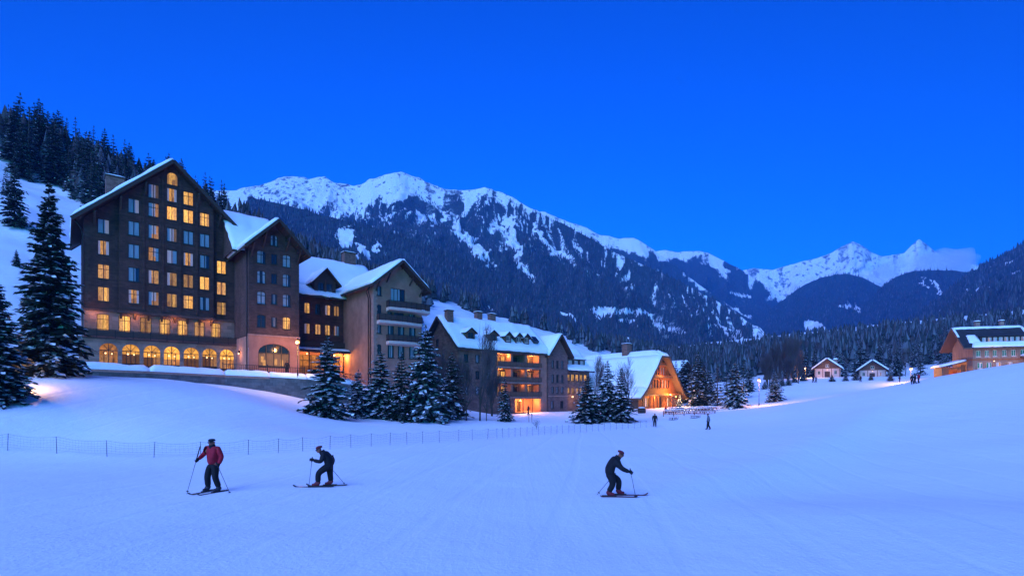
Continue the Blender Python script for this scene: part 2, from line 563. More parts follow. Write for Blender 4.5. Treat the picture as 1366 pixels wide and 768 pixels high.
def blobs(px, py, B, seed):
    """bare patches: list of (cx, cy, rx, ry, angle)"""
    out = np.zeros_like(px)
    wx = px + (fbm(px / 14, py / 9, 4, seed) - .5) * 26; wy = py + (fbm(px / 14 + 40, py / 9, 4, seed + 5) - .5) * 16
    for cx, cy, rx, ry, a in B:
        a = math.radians(a); dx, dy = wx - cx, wy - cy
        u, v = dx * math.cos(a) + dy * math.sin(a), -dx * math.sin(a) + dy * math.cos(a)
        out = np.maximum(out, 1.2 - (u / rx) ** 2 - (v / ry) ** 2)
    return np.clip(out, 0, 1)


MOUNT = {}


def mountain(name, ridge, foot, cols, rows, amp, seed, line, bare=(), rock=.3, jag=.5, spur=1., prof=.9, sparse=0., soft=3):
    """ridge / foot: lists of (photo x, photo y, distance); line: list of (x, y) below which wood grows"""
    rg = np.array([tuple(at(*p)) for p in ridge]); ft = np.array([tuple(at(*p)) for p in foot])
    # arc-length resample, roughly even in the picture
    kp = np.array([p[0] for p in ridge], float); xs = np.linspace(kp[0], kp[-1], cols)
    R = np.stack([np.interp(xs, kp, rg[:, i]) for i in range(3)], 1)
    kf = np.array([p[0] for p in foot], float); fs = np.linspace(kf[0], kf[-1], cols)
    Fo = np.stack([np.interp(fs, kf, ft[:, i]) for i in range(3)], 1)
    for _ in range(soft):
        R[1:-1] = (R[:-2] + R[1:-1] * 6 + R[2:]) / 8
    t = np.concatenate([[-.5, -.25, -.1], np.linspace(0, 1, rows) ** 1.25])[:, None]
    tt = np.clip(t, 0, 1)
    P = np.zeros((len(t), cols, 3))
    for i in (0, 1):
        P[:, :, i] = R[None, :, i] + (Fo - R)[None, :, i] * t
    P[:, :, 2] = R[None, :, 2] + (Fo - R)[None, :, 2] * np.where(t >= 0, tt ** prof, -t * .9)
    ln = np.linalg.norm(Fo - R, axis=1)[None]
    d = np.concatenate([[0], np.cumsum(np.linalg.norm(np.diff(R, axis=0), axis=1))])[None]
    w = amp * 2.2
    gx = d / w + 0 * t; gy = (t * ln) / (w * 3.0)
    gx = gx + (fbm(gx * .7, gy * 1.3, 3, seed + 3) - .5) * 1.2
    nz = ridged(gx, gy, 6, seed) - .62
    n2 = fbm(d / (w * .12) + 0 * t, t * ln / (w * .16), 4, seed + 7) - .5
    env = np.clip(np.abs(t) * 5, 0, 1) * (1 - smooth(.85, 1, tt)) * .9 + .1 * jag
    P[:, :, 2] -= amp * .6 * np.clip(np.abs(t) * 7, 0, 1) * (1 - smooth(.12, .55, tt))
    P[:, :, 2] += amp * (nz * 1.5 * spur * env + n2 * .22 * (env * .8 + .2 * jag))
    P[:, :, 1] -= amp * nz * .9 * env
    # along the ridge
    P[:4, :, 2] += (amp * jag * .32 * (fbm(d / (w * .35), 0 * d, 5, seed + 9) - .5))
    px, py = project(P)
    yl = np.interp(px, [p[0] for p in line], [p[1] for p in line])
    band = fbm(px / 22, py / 16, 4, seed + 11) - .5
    streak = fbm(gx * 3.2, gy * .9, 4, seed + 13) - .5
    fo = smooth(-9, 15, py - yl + band * 34 + streak * 38)
    fo = np.clip(fo - blobs(px, py, bare, seed + 17) * 1.6, 0, 1)
    gully = smooth(.08, .3, -(nz) + streak * .5) * .4
    fo = np.clip(fo - gully * sparse, 0, 1)
    fine = fbm(gx * 14, gy * 3.0, 4, seed + 23)
    fo = np.clip(fo - smooth(.52, .68, fine) * sparse * .8 * (1 - .75 * smooth(25, 95, py - yl)), 0, 1)
    sl = np.gradient(P[:, :, 2], axis=0)
    st = np.abs(sl) / (np.linalg.norm(np.gradient(P[:, :, :2], axis=0), axis=2) + 1e-6)
    rk = np.clip((st - .75) * .9, 0, 1) * rock + rock * .75 * smooth(.52, .75, fbm(px / 3.6, py / 3., 4, seed + 19)) + rock * .5 * smooth(.0, .12, streak)
    me = grid_mesh(name, P)
    for nm, arr in (('forest', fo), ('rock', np.clip(rk, 0, 1) * .62)):
        at_ = me.attributes.new(nm, 'FLOAT', 'POINT'); at_.data.foreach_set('value', arr.reshape(-1).astype(np.float32))
    me.materials.append(MATS['mountain'])
    o = put(name, me); tag(o, kind='structure')
    MOUNT[name] = (P, fo)
    return o


def wood_on(mname, name, count, hmin, hmax, seed, frost=.2, tiers=1, wid=.2, n=5, thresh=.25, pxlim=None):
    P, fo = MOUNT[mname]
    rng = np.random.default_rng(seed)
    r, c = fo.shape
    got = []
    need = count
    # sample evenly in area
    A = P[3:-1, :-1]
    e1 = np.linalg.norm(P[4:, :-1] - A, axis=2); e2 = np.linalg.norm(P[3:-1, 1:] - A, axis=2)
    fo4 = fo[3:-1, :-1]
    wgt = e1 * e2 * np.where(fo4 > thresh, fo4 ** 1.5, .004)
    px, py = project(A)
    wgt = wgt / np.maximum(A[:, :, 1], 50) ** 1.2
    wgt = wgt * ((px > -80) & (px < 1450))
    if pxlim is not None:
        wgt = wgt * pxlim(px, py)
    pr = wgt.reshape(-1); pr = pr / pr.sum()
    k = rng.choice(len(pr), count, p=pr)
    i, j = k // (c - 1) + 3, k % (c - 1)
    u, v = rng.random((2, count, 1))
    Q = (P[i, j] * (1 - u) + P[i + 1, j] * u) * (1 - v) + (P[i, j + 1] * (1 - u) + P[i + 1, j + 1] * u) * v
    h = rng.uniform(hmin, hmax, count) * rng.uniform(.75, 1.1, count)
    return spikes(name, Q, h, ('forest_green', 'forest_frost', 'forest_brown'), seed, frost, tiers, n, wid)


mountain('snowy_mountain',
         [(180, 262, 2900), (230, 258, 2850), (285, 253, 2800), (318, 254, 2780), (345, 246, 2750), (372, 240, 2720), (395, 236, 2700), (412, 239, 2700), (432, 235, 2680), (448, 245, 2650), (470, 247, 2620), (480, 247, 2610), (490, 242, 2600),
          (508, 236, 2560), (522, 230, 2540), (535, 228, 2540), (546, 233, 2540), (560, 238, 2540), (575, 244, 2530), (592, 251, 2520), (612, 254, 2500), (630, 253, 2480), (645, 249, 2460), (660, 255, 2440), (680, 262, 2400), (700, 274, 2350), (722, 286, 2300),
          (745, 297, 2250), (770, 309, 2190), (800, 325, 2120), (830, 340, 2060), (870, 359, 1980), (920, 383, 1880), (960, 405, 1790), (1004, 432, 1690), (1040, 460, 1580), (1065, 482, 1500)],
         [(150, 500, 1100), (400, 500, 1050), (700, 500, 1000), (900, 501, 980), (1060, 503, 960)],
         420, 170, 88, 11,
         [(180, 282), (285, 279), (330, 282), (390, 284), (440, 280), (480, 272), (505, 260), (535, 256), (560, 259), (600, 262), (640, 260), (680, 266), (705, 270), (740, 283), (800, 310), (900, 355), (1060, 470)],
         bare=[(460, 316, 13, 15, 20), (486, 333, 12, 7, 40), (440, 300, 5, 16, 30), (622, 318, 4, 26, -28), (640, 338, 4, 24, -30), (680, 312, 7, 24, -8), (690, 332, 9, 15, -35), (662, 300, 4, 17, 12), (655, 345, 3, 18, -40), (730, 322, 4, 26, -32),
               (748, 342, 4, 16, -36), (820, 414, 24, 7, 6), (800, 420, 22, 5, 4), (850, 420, 20, 4, 12), (892, 437, 26, 4, 12), (840, 432, 16, 3, 12), (560, 290, 3, 14, -20), (590, 285, 3, 16, -16), (525, 262, 22, 6, -14), (606, 300, 3, 20, -24), (575, 300, 3, 12, -20),
               (520, 290, 12, 3, -40), (700, 360, 4, 20, -40)],
         rock=.9, jag=.9, sparse=.75, soft=1)
wood_on('snowy_mountain', 'mountain_forest', 48000, 10, 17, 31, frost=.10)

mountain('forested_spur',
         [(330, 262, 1500), (400, 278, 1480), (450, 292, 1450), (500, 304, 1420), (545, 318, 1390), (580, 330, 1360), (620, 346, 1330), (660, 368, 1290), (700, 388, 1250), (740, 404, 1210), (785, 421, 1170), (830, 436, 1120), (880, 449, 1070), (940, 464, 1000), (1010, 479, 940), (1060, 490, 900)],
         [(300, 480, 620), (560, 490, 640), (800, 500, 640), (1060, 503, 640)],
         260, 80, 40, 23, [(300, 150), (1100, 150)], bare=[(462, 318, 13, 15, 15), (488, 334, 12, 7, 40), (476, 345, 6, 8, 0), (505, 330, 4, 12, -30), (760, 425, 14, 2.5, 15), (650, 410, 10, 2, 20), (1085, 470, 20, 4, 10), (830, 455, 14, 2.5, 14)], jag=.5, sparse=.25)
wood_on('forested_spur', 'spur_forest', 22000, 9, 16, 33, frost=.08)

mountain('middle_mountain',
         [(660, 300, 3700), (700, 284, 3650), (728, 283, 3600), (755, 294, 3560), (785, 305, 3520), (805, 315, 3500), (825, 318, 3480), (845, 318, 3460), (860, 325, 3440), (880, 340, 3400), (910, 362, 3300), (945, 388, 3200), (990, 420, 3050), (1040, 452, 2900), (1080, 475, 2800)],
         [(660, 470, 2300), (850, 480, 2200), (1080, 492, 2200)],
         220, 80, 90, 41, [(660, 318), (725, 302), (760, 318), (800, 331), (850, 329), (868, 334), (900, 352), (1080, 455)], bare=[(905, 346, 10, 4, 20), (840, 330, 18, 6, 10)], rock=.7, jag=.6, sparse=.3)
wood_on('middle_mountain', 'middle_mountain_forest', 10000, 12, 20, 43, frost=.1)

mountain('long_ridge',
         [(840, 338, 4500), (870, 335, 4450), (888, 333, 4400), (905, 337, 4380), (930, 335, 4340), (945, 338, 4300), (965, 347, 4260), (985, 358, 4200), (1010, 374, 4120), (1035, 387, 4050), (1060, 404, 3960), (1090, 428, 3850), (1120, 450, 3750), (1160, 470, 3650)],
         [(840, 478, 2700), (1000, 484, 2650), (1160, 494, 2600)],
         200, 80, 100, 51, [(840, 346), (880, 340), (930, 342), (960, 350), (985, 363), (1010, 379), (1040, 394), (1160, 470)], bare=[(918, 374, 12, 4, 25), (985, 394, 10, 2, 10), (960, 358, 16, 3, 28), (990, 418, 16, 3, 20), (895, 337, 12, 3, 5)], rock=.6, jag=.5, sparse=.25)
wood_on('long_ridge', 'long_ridge_forest', 12000, 13, 22, 53, frost=.1)

mountain('distant_peaks',
         [(940, 372, 4896), (985, 362, 4828), (1005, 357, 4760), (1030, 360, 4726), (1050, 354, 4692), (1070, 348, 4658), (1090, 344, 4624), (1108, 338, 4596), (1122, 330, 4583), (1138, 322, 4569), (1150, 328, 4569), (1163, 337, 4576), (1176, 342, 4590), (1192, 340, 4624), (1207, 337, 4658), (1216, 327, 4678), (1226, 319, 4692), (1236, 326, 4705),
          (1252, 338, 4726), (1275, 348, 4760), (1300, 352, 4794), (1340, 362, 4828), (1400, 372, 4896)],
         [(940, 455, 3536), (1150, 450, 3400), (1400, 455, 3536)],
         300, 90, 105, 61, [(900, 520), (1450, 520)], rock=1.0, jag=.35, soft=1)

mountain('dark_dome',
         [(960, 470, 3300), (1000, 440, 3260), (1025, 415, 3230), (1050, 396, 3200), (1075, 378, 3180), (1095, 370, 3170), (1115, 366, 3160), (1130, 365, 3150), (1150, 370, 3150), (1175, 382, 3150), (1200, 402, 3150), (1230, 430, 3100), (1260, 455, 3050)],
         [(950, 490, 2100), (1100, 492, 2000), (1260, 492, 2050)],
         180, 80, 60, 71, [(900, 150), (1400, 150)], bare=[(1088, 437, 15, 5, 8), (1102, 442, 11, 3, 4), (1080, 431, 5, 6, 0), (1145, 412, 4, 8, -30), (1130, 408, 10, 2, 25)], jag=.35, sparse=.3)
wood_on('dark_dome', 'dome_forest', 12000, 13, 22, 73, frost=.08)

mountain('dark_shoulder',
         [(1080, 462, 2700), (1110, 445, 2680), (1140, 420, 2650), (1160, 400, 2630), (1178, 381, 2610), (1195, 369, 2600), (1215, 362, 2590), (1245, 360, 2580), (1275, 361, 2570), (1300, 363, 2560), (1330, 366, 2550), (1380, 380, 2520), (1440, 400, 2500)],
         [(1070, 492, 1750), (1250, 492, 1650), (1440, 492, 1700)],
         180, 80, 60, 81, [(900, 150), (1500, 150)], bare=[(1252, 384, 14, 3, 60), (1262, 396, 9, 3, 50), (1166, 434, 8, 2, -10), (1205, 430, 12, 2, -15), (1235, 380, 8, 2, 60)], jag=.35, sparse=.35)
wood_on('dark_shoulder', 'shoulder_forest', 12000, 12, 20, 83, frost=.1)

mountain('near_slope',
         [(1085, 482, 1300), (1110, 474, 1350), (1150, 458, 1430), (1190, 440, 1520), (1215, 425, 1580), (1240, 408, 1620), (1265, 387, 1660), (1290, 367, 1700), (1310, 354, 1730), (1335, 341, 1750), (1366, 325, 1780), (1420, 300, 1820), (1500, 270, 1850)],
         [(1060, 500, 640), (1200, 496, 620), (1350, 478, 600), (1500, 460, 620)],
         220, 90, 42, 91, [(900, 150), (1600, 150)], bare=[(1335, 378, 18, 2.5, -22), (1310, 384, 14, 3, -25), (1356, 368, 12, 2.5, -20), (1290, 392, 11, 2.5, -25), (1350, 350, 10, 2, -25), (1262, 412, 8, 2, -30)], jag=.4, sparse=.5)
wood_on('near_slope', 'slope_forest', 16000, 12, 20, 93, frost=.16, tiers=1, n=6)

# ------------------------------------------------------------------ single trees
def fir_meshes(key, levels, nb, nt, seed, slim=.2, snow=.45, frost=0., hang=.5):
    """crown and trunk of a fir of height 1 (scaled on placing)"""
    rng = np.random.default_rng(seed)
    V, Q, M = [], [], []

    def kite(p, d, s, L, w, m):
        b = len(V)
        mid = p + d * L * .45
        V.extend([p, mid - s * w, p + d * L, mid + s * w])
        Q.append((b, b + 1, b + 2, b + 3)); M.append(m)
    lean = rng.normal(0, .006, 2)
    for l in range(levels):
        t = l / (levels - 1)
        z = .045 + .925 * t ** .96
        R = slim * (1 - t) ** .76 * (1 - .18 * math.exp(-((t) / .06) ** 2)) + .012
        n = max(4, int(nb * (1 - .5 * t)))
        a0 = rng.random() * 6.28
        for b_ in range(n):
            if rng.random() < .06:
                continue
            a = a0 + b_ * 6.283 / n + rng.normal(0, .18)
            L = R * rng.uniform(.62, 1.16)
            rad = np.array([math.cos(a), math.sin(a), 0]); per = np.array([-math.sin(a), math.cos(a), 0])
            rise = (-.22 + .75 * t) + rng.normal(0, .1)
            zz = z + rng.normal(0, .008)

            def sp(q):
                return np.array([lean[0] * zz, lean[1] * zz, zz]) + rad * L * q + np.array([0, 0, L * (rise * q - .42 * q * q + .16 * q ** 4)])
            heavy = rng.random() < snow * 1.3
            for k in range(max(2, nt // 3)):
                q = rng.uniform(.02, .55); p = sp(q)
                d = rad * rng.uniform(.5, 1.) + per * rng.normal(0, .45) + np.array([0, 0, -rng.uniform(.25, .8)]); d /= np.linalg.norm(d)
                s = np.cross(d, rad + rng.normal(0, .4, 3)); s /= np.linalg.norm(s) + 1e-9
                ln = L * rng.uniform(.25, .45) + .01
                kite(p, d, s, ln, ln * rng.uniform(.3, .45), 0)
            for k in range(nt):
                q = (k + rng.random()) / nt * .86 + .14
                sd = (-1 if k % 2 else 1)
                p = sp(q)
                d = rad * rng.uniform(.45, .9) + per * sd * rng.uniform(.25, .95) * (1.15 - q * .6) + np.array([0, 0, -rng.uniform(.05, hang)])
                d /= np.linalg.norm(d)
                s = np.cross(d, np.array([0, 0, 1.]) + rng.normal(0, .3, 3)); s /= np.linalg.norm(s)
                ln = L * rng.uniform(.24, .42) * (1.15 - q * .5) + .006
                kite(p, d, s, ln, ln * rng.uniform(.22, .36), 1 if rng.random() < frost else 0)
                if rng.random() < (snow * (1.3 if heavy else .45)) * (.4 + .6 * q):
                    kite(p + np.array([0, 0, .0025 + ln * .05]), d * np.array([1, 1, .7]), s, ln * rng.uniform(.5, .95), ln * rng.uniform(.18, .34), 2)
    # leader
    for k in range(5):
        a = k * 1.256
        kite(np.array([0, 0, .955]), np.array([math.cos(a) * .12, math.sin(a) * .12, 1.]), np.array([-math.sin(a), math.cos(a), 0]), .05, .006, 0)
    cm = faces_mesh(key + '_crown', np.array(V), np.array(Q), M, ('needles', 'needles_frosted', 'tree_snow'))
    t = MB(); t.tube([(0, 0, -.06), (0, 0, .1), (lean[0] * .5, lean[1] * .5, .5), (lean[0], lean[1], .96)], [.016, .0125, .008, .002], 7, 'bark')
    return cm, t.mesh(key + '_trunk', True)


def bare_meshes(key, seed, depth=6, spread=.55, first=.30):
    rng = random.Random(seed)
    t, c = MB(), MB()

    def grow(p, d, L, r, k):
        q = p + d * L * .5 + Vector((rng.gauss(0, .03), rng.gauss(0, .03), 0)) * L
        e = p + d * L
        (t if k < 2 else c).tube([p, q, e], [r, r * .85, r * .66], 5 if k < 2 else 3, 'bark' if k < 2 else 'twig_grey', False)
        if k >= depth:
            return
        for i in range(3 if k > 0 else 4):
            a = rng.uniform(0, 6.28)
            s = Vector((math.cos(a), math.sin(a), 0))
            nd = (d * 1. + s * spread * rng.uniform(.5, 1.2) + Vector((0, 0, .12))).normalized()
            grow(p + d * L * rng.uniform(.45, 1.), nd, L * rng.uniform(.55, .82), r * .52, k + 1)
        if k < depth - 2:
            grow(e, (d + Vector((rng.gauss(0, .1), rng.gauss(0, .1), .1))).normalized(), L * .75, r * .66, k + 1)
    grow(Vector((0, 0, -.04)), Vector((0, 0, 1)), first, .012, 0)
    zt = max(max(v[2] for v in c.v), .1)
    for m in (t, c):
        m.v = [(v[0] / zt, v[1] / zt, v[2] / zt) for v in m.v]
    return c.mesh(key + '_crown'), t.mesh(key + '_trunk')


PROTO = {
    'grand': [fir_meshes('grand', 36, 15, 20, 1, .165, .55), fir_meshes('grand', 32, 14, 20, 2, .17, .75)],
    'snowy': [fir_meshes('snowy', 22, 11, 16, s, sl, 1.15, .1) for s, sl in ((11, .25), (12, .23), (13, .21), (14, .27))],
    'dark': [fir_meshes('dark', 22, 10, 13, s, sl, .5, .08) for s, sl in ((21, .2), (22, .18), (23, .22))],
    'frost': [fir_meshes('frost', 24, 11, 14, s, sl, .6, .65, .8) for s, sl in ((31, .26), (32, .19), (33, .15))],
    'wood': [fir_meshes('wood', 15, 8, 7, s, sl, .42, .14) for s, sl in ((41, .17), (42, .15), (43, .19), (44, .16))],
    'woodfrost': [fir_meshes('woodfrost', 15, 8, 7, s, sl, .65, .4) for s, sl in ((51, .17), (52, .15), (53, .2))],
    'bare': [bare_meshes('bare', s, 6, sp) for s, sp in ((61, .5), (62, .38), (63, .45))],
    'grove': [bare_meshes('grove', s, 6, sp, .16) for s, sp in ((64, .4), (65, .5), (66, .34))],
    'shrub': [bare_meshes('shrub', s, 5, .8) for s in (71, 72)],
}
trng = random.Random(5)
NTREE = [0]


def tree(kind, loc, h, label, group=None, name=None, width=1., var=None, cat=None):
    cm, tm = PROTO[kind][var if var is not None else trng.randrange(len(PROTO[kind]))]
    bare = kind in ('bare', 'shrub', 'grove')
    nm = name or ('bare_tree' if kind in ('bare', 'grove') else 'bare_shrub' if kind == 'shrub' else 'fir_tree')
    o = thing(nm, label, cat or ('shrub' if kind == 'shrub' else 'tree'), loc, trng.uniform(0, 6.28), group)
    o.scale = (h * width, h * width, h)
    put('branches' if bare else 'crown', cm, o)
    put('trunk', tm, o)
    NTREE[0] += 1
    return o


def tree_px(kind, px, top, base, label, Y=None, **kw):
    """a tree standing on the ground under a photo pixel, as tall as it shows"""
    if Y is None:
        p = drop(px, base)
    else:
        X = (px - CX) / F * Y
        p = Vector((X, Y, H(X, Y)))
    hgt = (HY - top) / F * p.y + CAMZ - p.z
    return tree(kind, (p.x, p.y, p.z - .05), hgt, label, **kw)


# by the hotels
tree_px('grand', 66, 243, 498, 'tall dark fir beside the left corner of the tall gabled hotel', Y=46, var=0, width=.95)
tree_px('grand', -8, 362, 536, 'snowy fir cut off by the left edge of the photo', Y=37, var=1, width=1.3)
tree_px('snowy', 436, 447, 557, 'snow-laden fir standing alone before the end of the retaining wall', var=0, width=1.3)
tree_px('snowy', 478, 492, 557, 'low broad snowy fir, shortest beside the lone fir by the wall', Y=61, var=3, width=1.3)
tree_px('snowy', 507, 466, 558, 'snow-laden fir before the balconied gable, left of a narrower dark fir', var=1, width=1.5)
tree_px('dark', 535, 468, 557, 'narrow dark fir between the snow-laden fir and the big frosted one', Y=60, var=0, width=1.4)
tree_px('frost', 568, 432, 560, 'big loose frosted conifer in front of the balconied gable', Y=62, var=0, width=1.15)
tree_px('dark', 603, 469, 556, 'dark snow-dusted fir before the brick gable of the lodge', Y=68, var=2, width=1.3)
tree_px('bare', 640, 424, 561, 'tall slim bare tree before the long lodge', var=1, width=.75)
tree_px('shrub', 622, 492, 561, 'dense leafless thicket before the lodge, left of the slim bare tree', width=.95)
tree_px('shrub', 649, 508, 561, 'low leafless thicket at the foot of the slim bare tree', width=1.0)
tree_px('grove', 587, 462, 560, 'leafless brownish tree before the brick gable of the lodge, left of the dark fir', Y=72, var=1, width=.9)
tree_px('grove', 618, 470, 561, 'wide leafless tree right of the dark fir before the lodge gable', Y=74, var=0, width=1.0)
tree_px('grove', 656, 488, 561, 'leafless tree between the slim bare tree and the small narrow fir', Y=76, var=2, width=1.0)
tree_px('dark', 673, 500, 562, 'small narrow fir before the lit loggias of the lodge', var=1, width=1.1)
tree_px('dark', 784, 497, 563, 'broad dark fir, nearest of the three before the A-frame chalet', Y=71, var=2, width=1.7)
tree_px('frost', 811, 480, 563, 'tall frosted fir, middle of the three before the A-frame chalet', Y=73, var=1, width=1.35)
tree_px('dark', 829, 490, 563, 'dark slim fir, closest of the three to the A-frame chalet front', Y=71, var=0, width=1.5)
tree_px('bare', 792, 468, 552, 'thin bare tree before the snowy roof, behind the broad dark fir', Y=96, var=1, width=.8)
tree_px('bare', 838, 470, 550, 'bare tree before the A-frame roof, above the dark slim fir', Y=92, var=0, width=.85)
# right of the A-frame chalet
RF = 'snowy firs scattered between the A-frame chalet and the piste lamp'
for i, (k, px, top, base, Y, lab) in enumerate([
        ('dark', 902, 481, 536, 128, 'slim fir half behind the right eave of the A-frame chalet'),
        ('dark', 912, 476, 536, 132, 'slim fir right behind the one at the chalet eave'),
        ('dark', 932, 468, 539, 118, 'tallest dark fir right of the A-frame chalet'),
        ('frost', 944, 490, 538, 126, 'small frosted fir tucked right of the tallest dark fir'),
        ('woodfrost', 957, 485, 538, 116, 'narrow fir on a short stem, third dark crown right of the chalet'),
        ('snowy', 980, 481, 543, 106, 'frosted fir with a bare stem, nearest left of the piste lamp'),
        ('woodfrost', 992, 478, 532, 128, 'snow-dusted fir behind the frosted fir with the bare stem'),
        ('dark', 999, 486, 528, 140, 'dark fir just left of the piste lamp, furthest back'),
        ('snowy', 1034, 494, 535, 114, 'small fir standing alone right of the piste lamp'),
        ('wood', 969, 490, 534, 140, 'thin fir between the short-stemmed and the bare-stemmed firs')]):
    tree_px(k, px, top, base, lab, Y=Y, group=RF, width=1.3)
# left slope above the hotel
for k, px, top, base, lab in [('dark', 19, 216, 303, 'dark fir alone on the snowy clearing left of the tall hotel'),
                              ('wood', 40, 213, 243, 'small fir at the wood edge above the clearing'),
                              ('snowy', 22, 332, 356, 'tiny snowy fir on the clearing behind the tall dark fir'),
                              ('wood', 8, 222, 262, 'fir at the left photo edge, above the lone clearing fir'),
                              ('snowy', 83, 328, 351, 'tiny fir on the bank between the tall dark fir and the hotel')]:
    tree_px(k, px, top, base, lab, width=1.1)
LEFTG, RIGHTG, BACKG = 'firs of the wood on the slope above the tall hotel', 'firs of the wood behind the cottages', 'firs of the wood on the slope behind the lodge'
rr = random.Random(77)


def scatter(n, pick, hfun, kinds, label, group, mind):
    pts = []
    tries = 0
    while len(pts) < n and tries < n * 60:
        tries += 1
        x, y = pick()
        z = H(x, y)
        px, py = CX + F * x / y, HY - F * (z - CAMZ) / y
        h = hfun(x, y, px, py)
        if not h or px < -40 or px > 1410:
            continue
        if any((x - a) ** 2 + (y - b) ** 2 < mind ** 2 for a, b in pts):
            continue
        pts.append((x, y))
        tree(rr.choice(kinds), (x, y, z - .1), h * rr.uniform(.72, 1.12), label, group, width=rr.uniform(.95, 1.3))
    return pts


def st(s, t):
    return HO[0] + s * U2[0] + t * V2[0], HO[1] + s * U2[1] + t * V2[1]


def lfun(x, y, px, py):
    edge = np.interp(px, [-40, 0, 30, 60, 100, 110, 330], [190, 205, 226, 238, 262, 275, 330])
    if py > edge + rr.gauss(0, 6) or px > 300:
        return 0
    return 18.0


scatter(105, lambda: st(rr.uniform(-75, 75), rr.uniform(38, 150)), lfun, ['wood', 'wood', 'woodfrost', 'dark'], 'snow-dusted fir in the dense wood on the slope above the tall hotel', LEFTG, 4.2)


def rfun(x, y, px, py):
    if px < 1040:
        return 0
    if abs(px - 1103) < 26 and y < 200 or abs(px - 1169) < 24 and y < 200:
        return 0
    return np.interp(px, [1040, 1130, 1250, 1366], [11, 11.5, 13, 15])


scatter(130, lambda: (rr.uniform(92, 330), rr.uniform(197, 300)), rfun, ['wood', 'woodfrost', 'woodfrost', 'frost'], 'frosted fir in the dense wood behind the cottages and the timber chalet', RIGHTG, 4.6)
for px, top, base, Y, kd, lb in [(1074, 463, 500, 196, 'dark', 'dark fir left of the cottage with the street lamp beside it'), (1087, 462, 500, 200, 'dark', 'dark fir rising behind the left cottage, left of its ridge'), (1105, 461, 500, 205, 'wood', 'dark fir straight behind the left cottage'),
                                 (1148, 452, 503, 192, 'dark', 'dark fir between the two cottages'), (1172, 455, 503, 200, 'dark', 'dark fir rising behind the right cottage'), (1196, 463, 507, 188, 'dark', 'dark fir at the right side of the right cottage'),
                                 (1187, 488, 506, 178, 'snowy', 'bushy snowy little fir hugging the right cottage')]:
    tree_px(kd, px, top, base, lb, Y=Y, width=1.1)
t_ = tree_px('bare', 1208, 455, 508, 'reddish bare tree lit by a lamp, right of the right cottage', Y=182, var=2, width=.6)
for i in range(22):
    px = rr.uniform(1016, 1070); Y = rr.uniform(150, 190)
    tree_px('grove', px, rr.uniform(440, 478), 0, 'leafless tree in the dark bare grove left of the cottages', Y=Y, width=rr.uniform(.6, .95), group='leafless trees of the bare grove')

# woods that read as one mass
rng = np.random.default_rng(8)


def mass(name, cnt, smin, smax, tmin, tmax, hmin, hmax, seed, keep, label, **kw):
    s = rng.uniform(smin, smax, cnt); t = rng.uniform(tmin, tmax, cnt)
    x = HO[0] + s * U2[0] + t * V2[0]; y = HO[1] + s * U2[1] + t * V2[1]
    z = height(x, y)
    px, py = CX + F * x / y, HY - F * (z - CAMZ) / y
    k = keep(s, t, px, py)
    P = np.stack([x, y, z], 1)[k]
    return spikes(name, P, rng.uniform(hmin, hmax, len(P)), ('forest_green', 'forest_frost', 'forest_brown'), seed, label=label, **kw)


def back_keep(s, t, px, py):
    ct = np.interp(s, CS, CT)
    bare = blobs(px, py, [(600, 412, 40, 9, 18), (660, 428, 42, 7, 10), (735, 446, 34, 6, 22), (790, 458, 30, 5, 12), (1000, 480, 10, 3, 0), (890, 487, 26, 4, 5)], 3)
    clear_ = (px < 330) & (py > np.interp(px, [-40, 0, 30, 60, 100, 110, 330], [190, 205, 226, 238, 262, 275, 330]) - 4)
    bank = (px > 556) & (px < 870) & (py > np.interp(px, [556, 600, 640, 700, 735, 790, 850, 870], [405, 413, 421, 432, 445, 462, 476, 482]) + rng.normal(0, 3, len(px)))
    return ~bank & (t < ct + 25) & (bare < .35) & ~clear_ & (px > -600) & (px < 1050)


mass('hillside_forest', 7800, -170, 420, 30, 190, 9, 14.5, 101, back_keep, 'dense snow-dusted conifer wood on the hillside behind the hotels', frost=.3, tiers=3, n=8, wid=.2)
_x = rng.uniform(95, 560, 2600); _y = rng.uniform(225, 470, 2600)
_z = height(_x, _y)
_ok = (_x / _y > .48)
spikes('valley_forest', np.stack([_x, _y, _z], 1)[_ok], rng.uniform(10, 16, _ok.sum()), ('forest_green', 'forest_frost', 'forest_brown'), 111, frost=.35, tiers=3, n=8, wid=.19, label='dense frosted conifer wood rising behind the timber chalet')

# ------------------------------------------------------------------ building kit
def clip(poly, ax, val, keep_less):
    out = []
    for i in range(len(poly)):
        a, b = poly[i], poly[(i + 1) % len(poly)]
        ia = (a[ax] <= val) if keep_less else (a[ax] >= val)
        ib = (b[ax] <= val) if keep_less else (b[ax] >= val)
        if ia:
            out.append(a)
        if ia != ib:
            t = (val - a[ax]) / (b[ax] - a[ax])
            out.append((a[0] + t * (b[0] - a[0]), a[1] + t * (b[1] - a[1])))
    return out


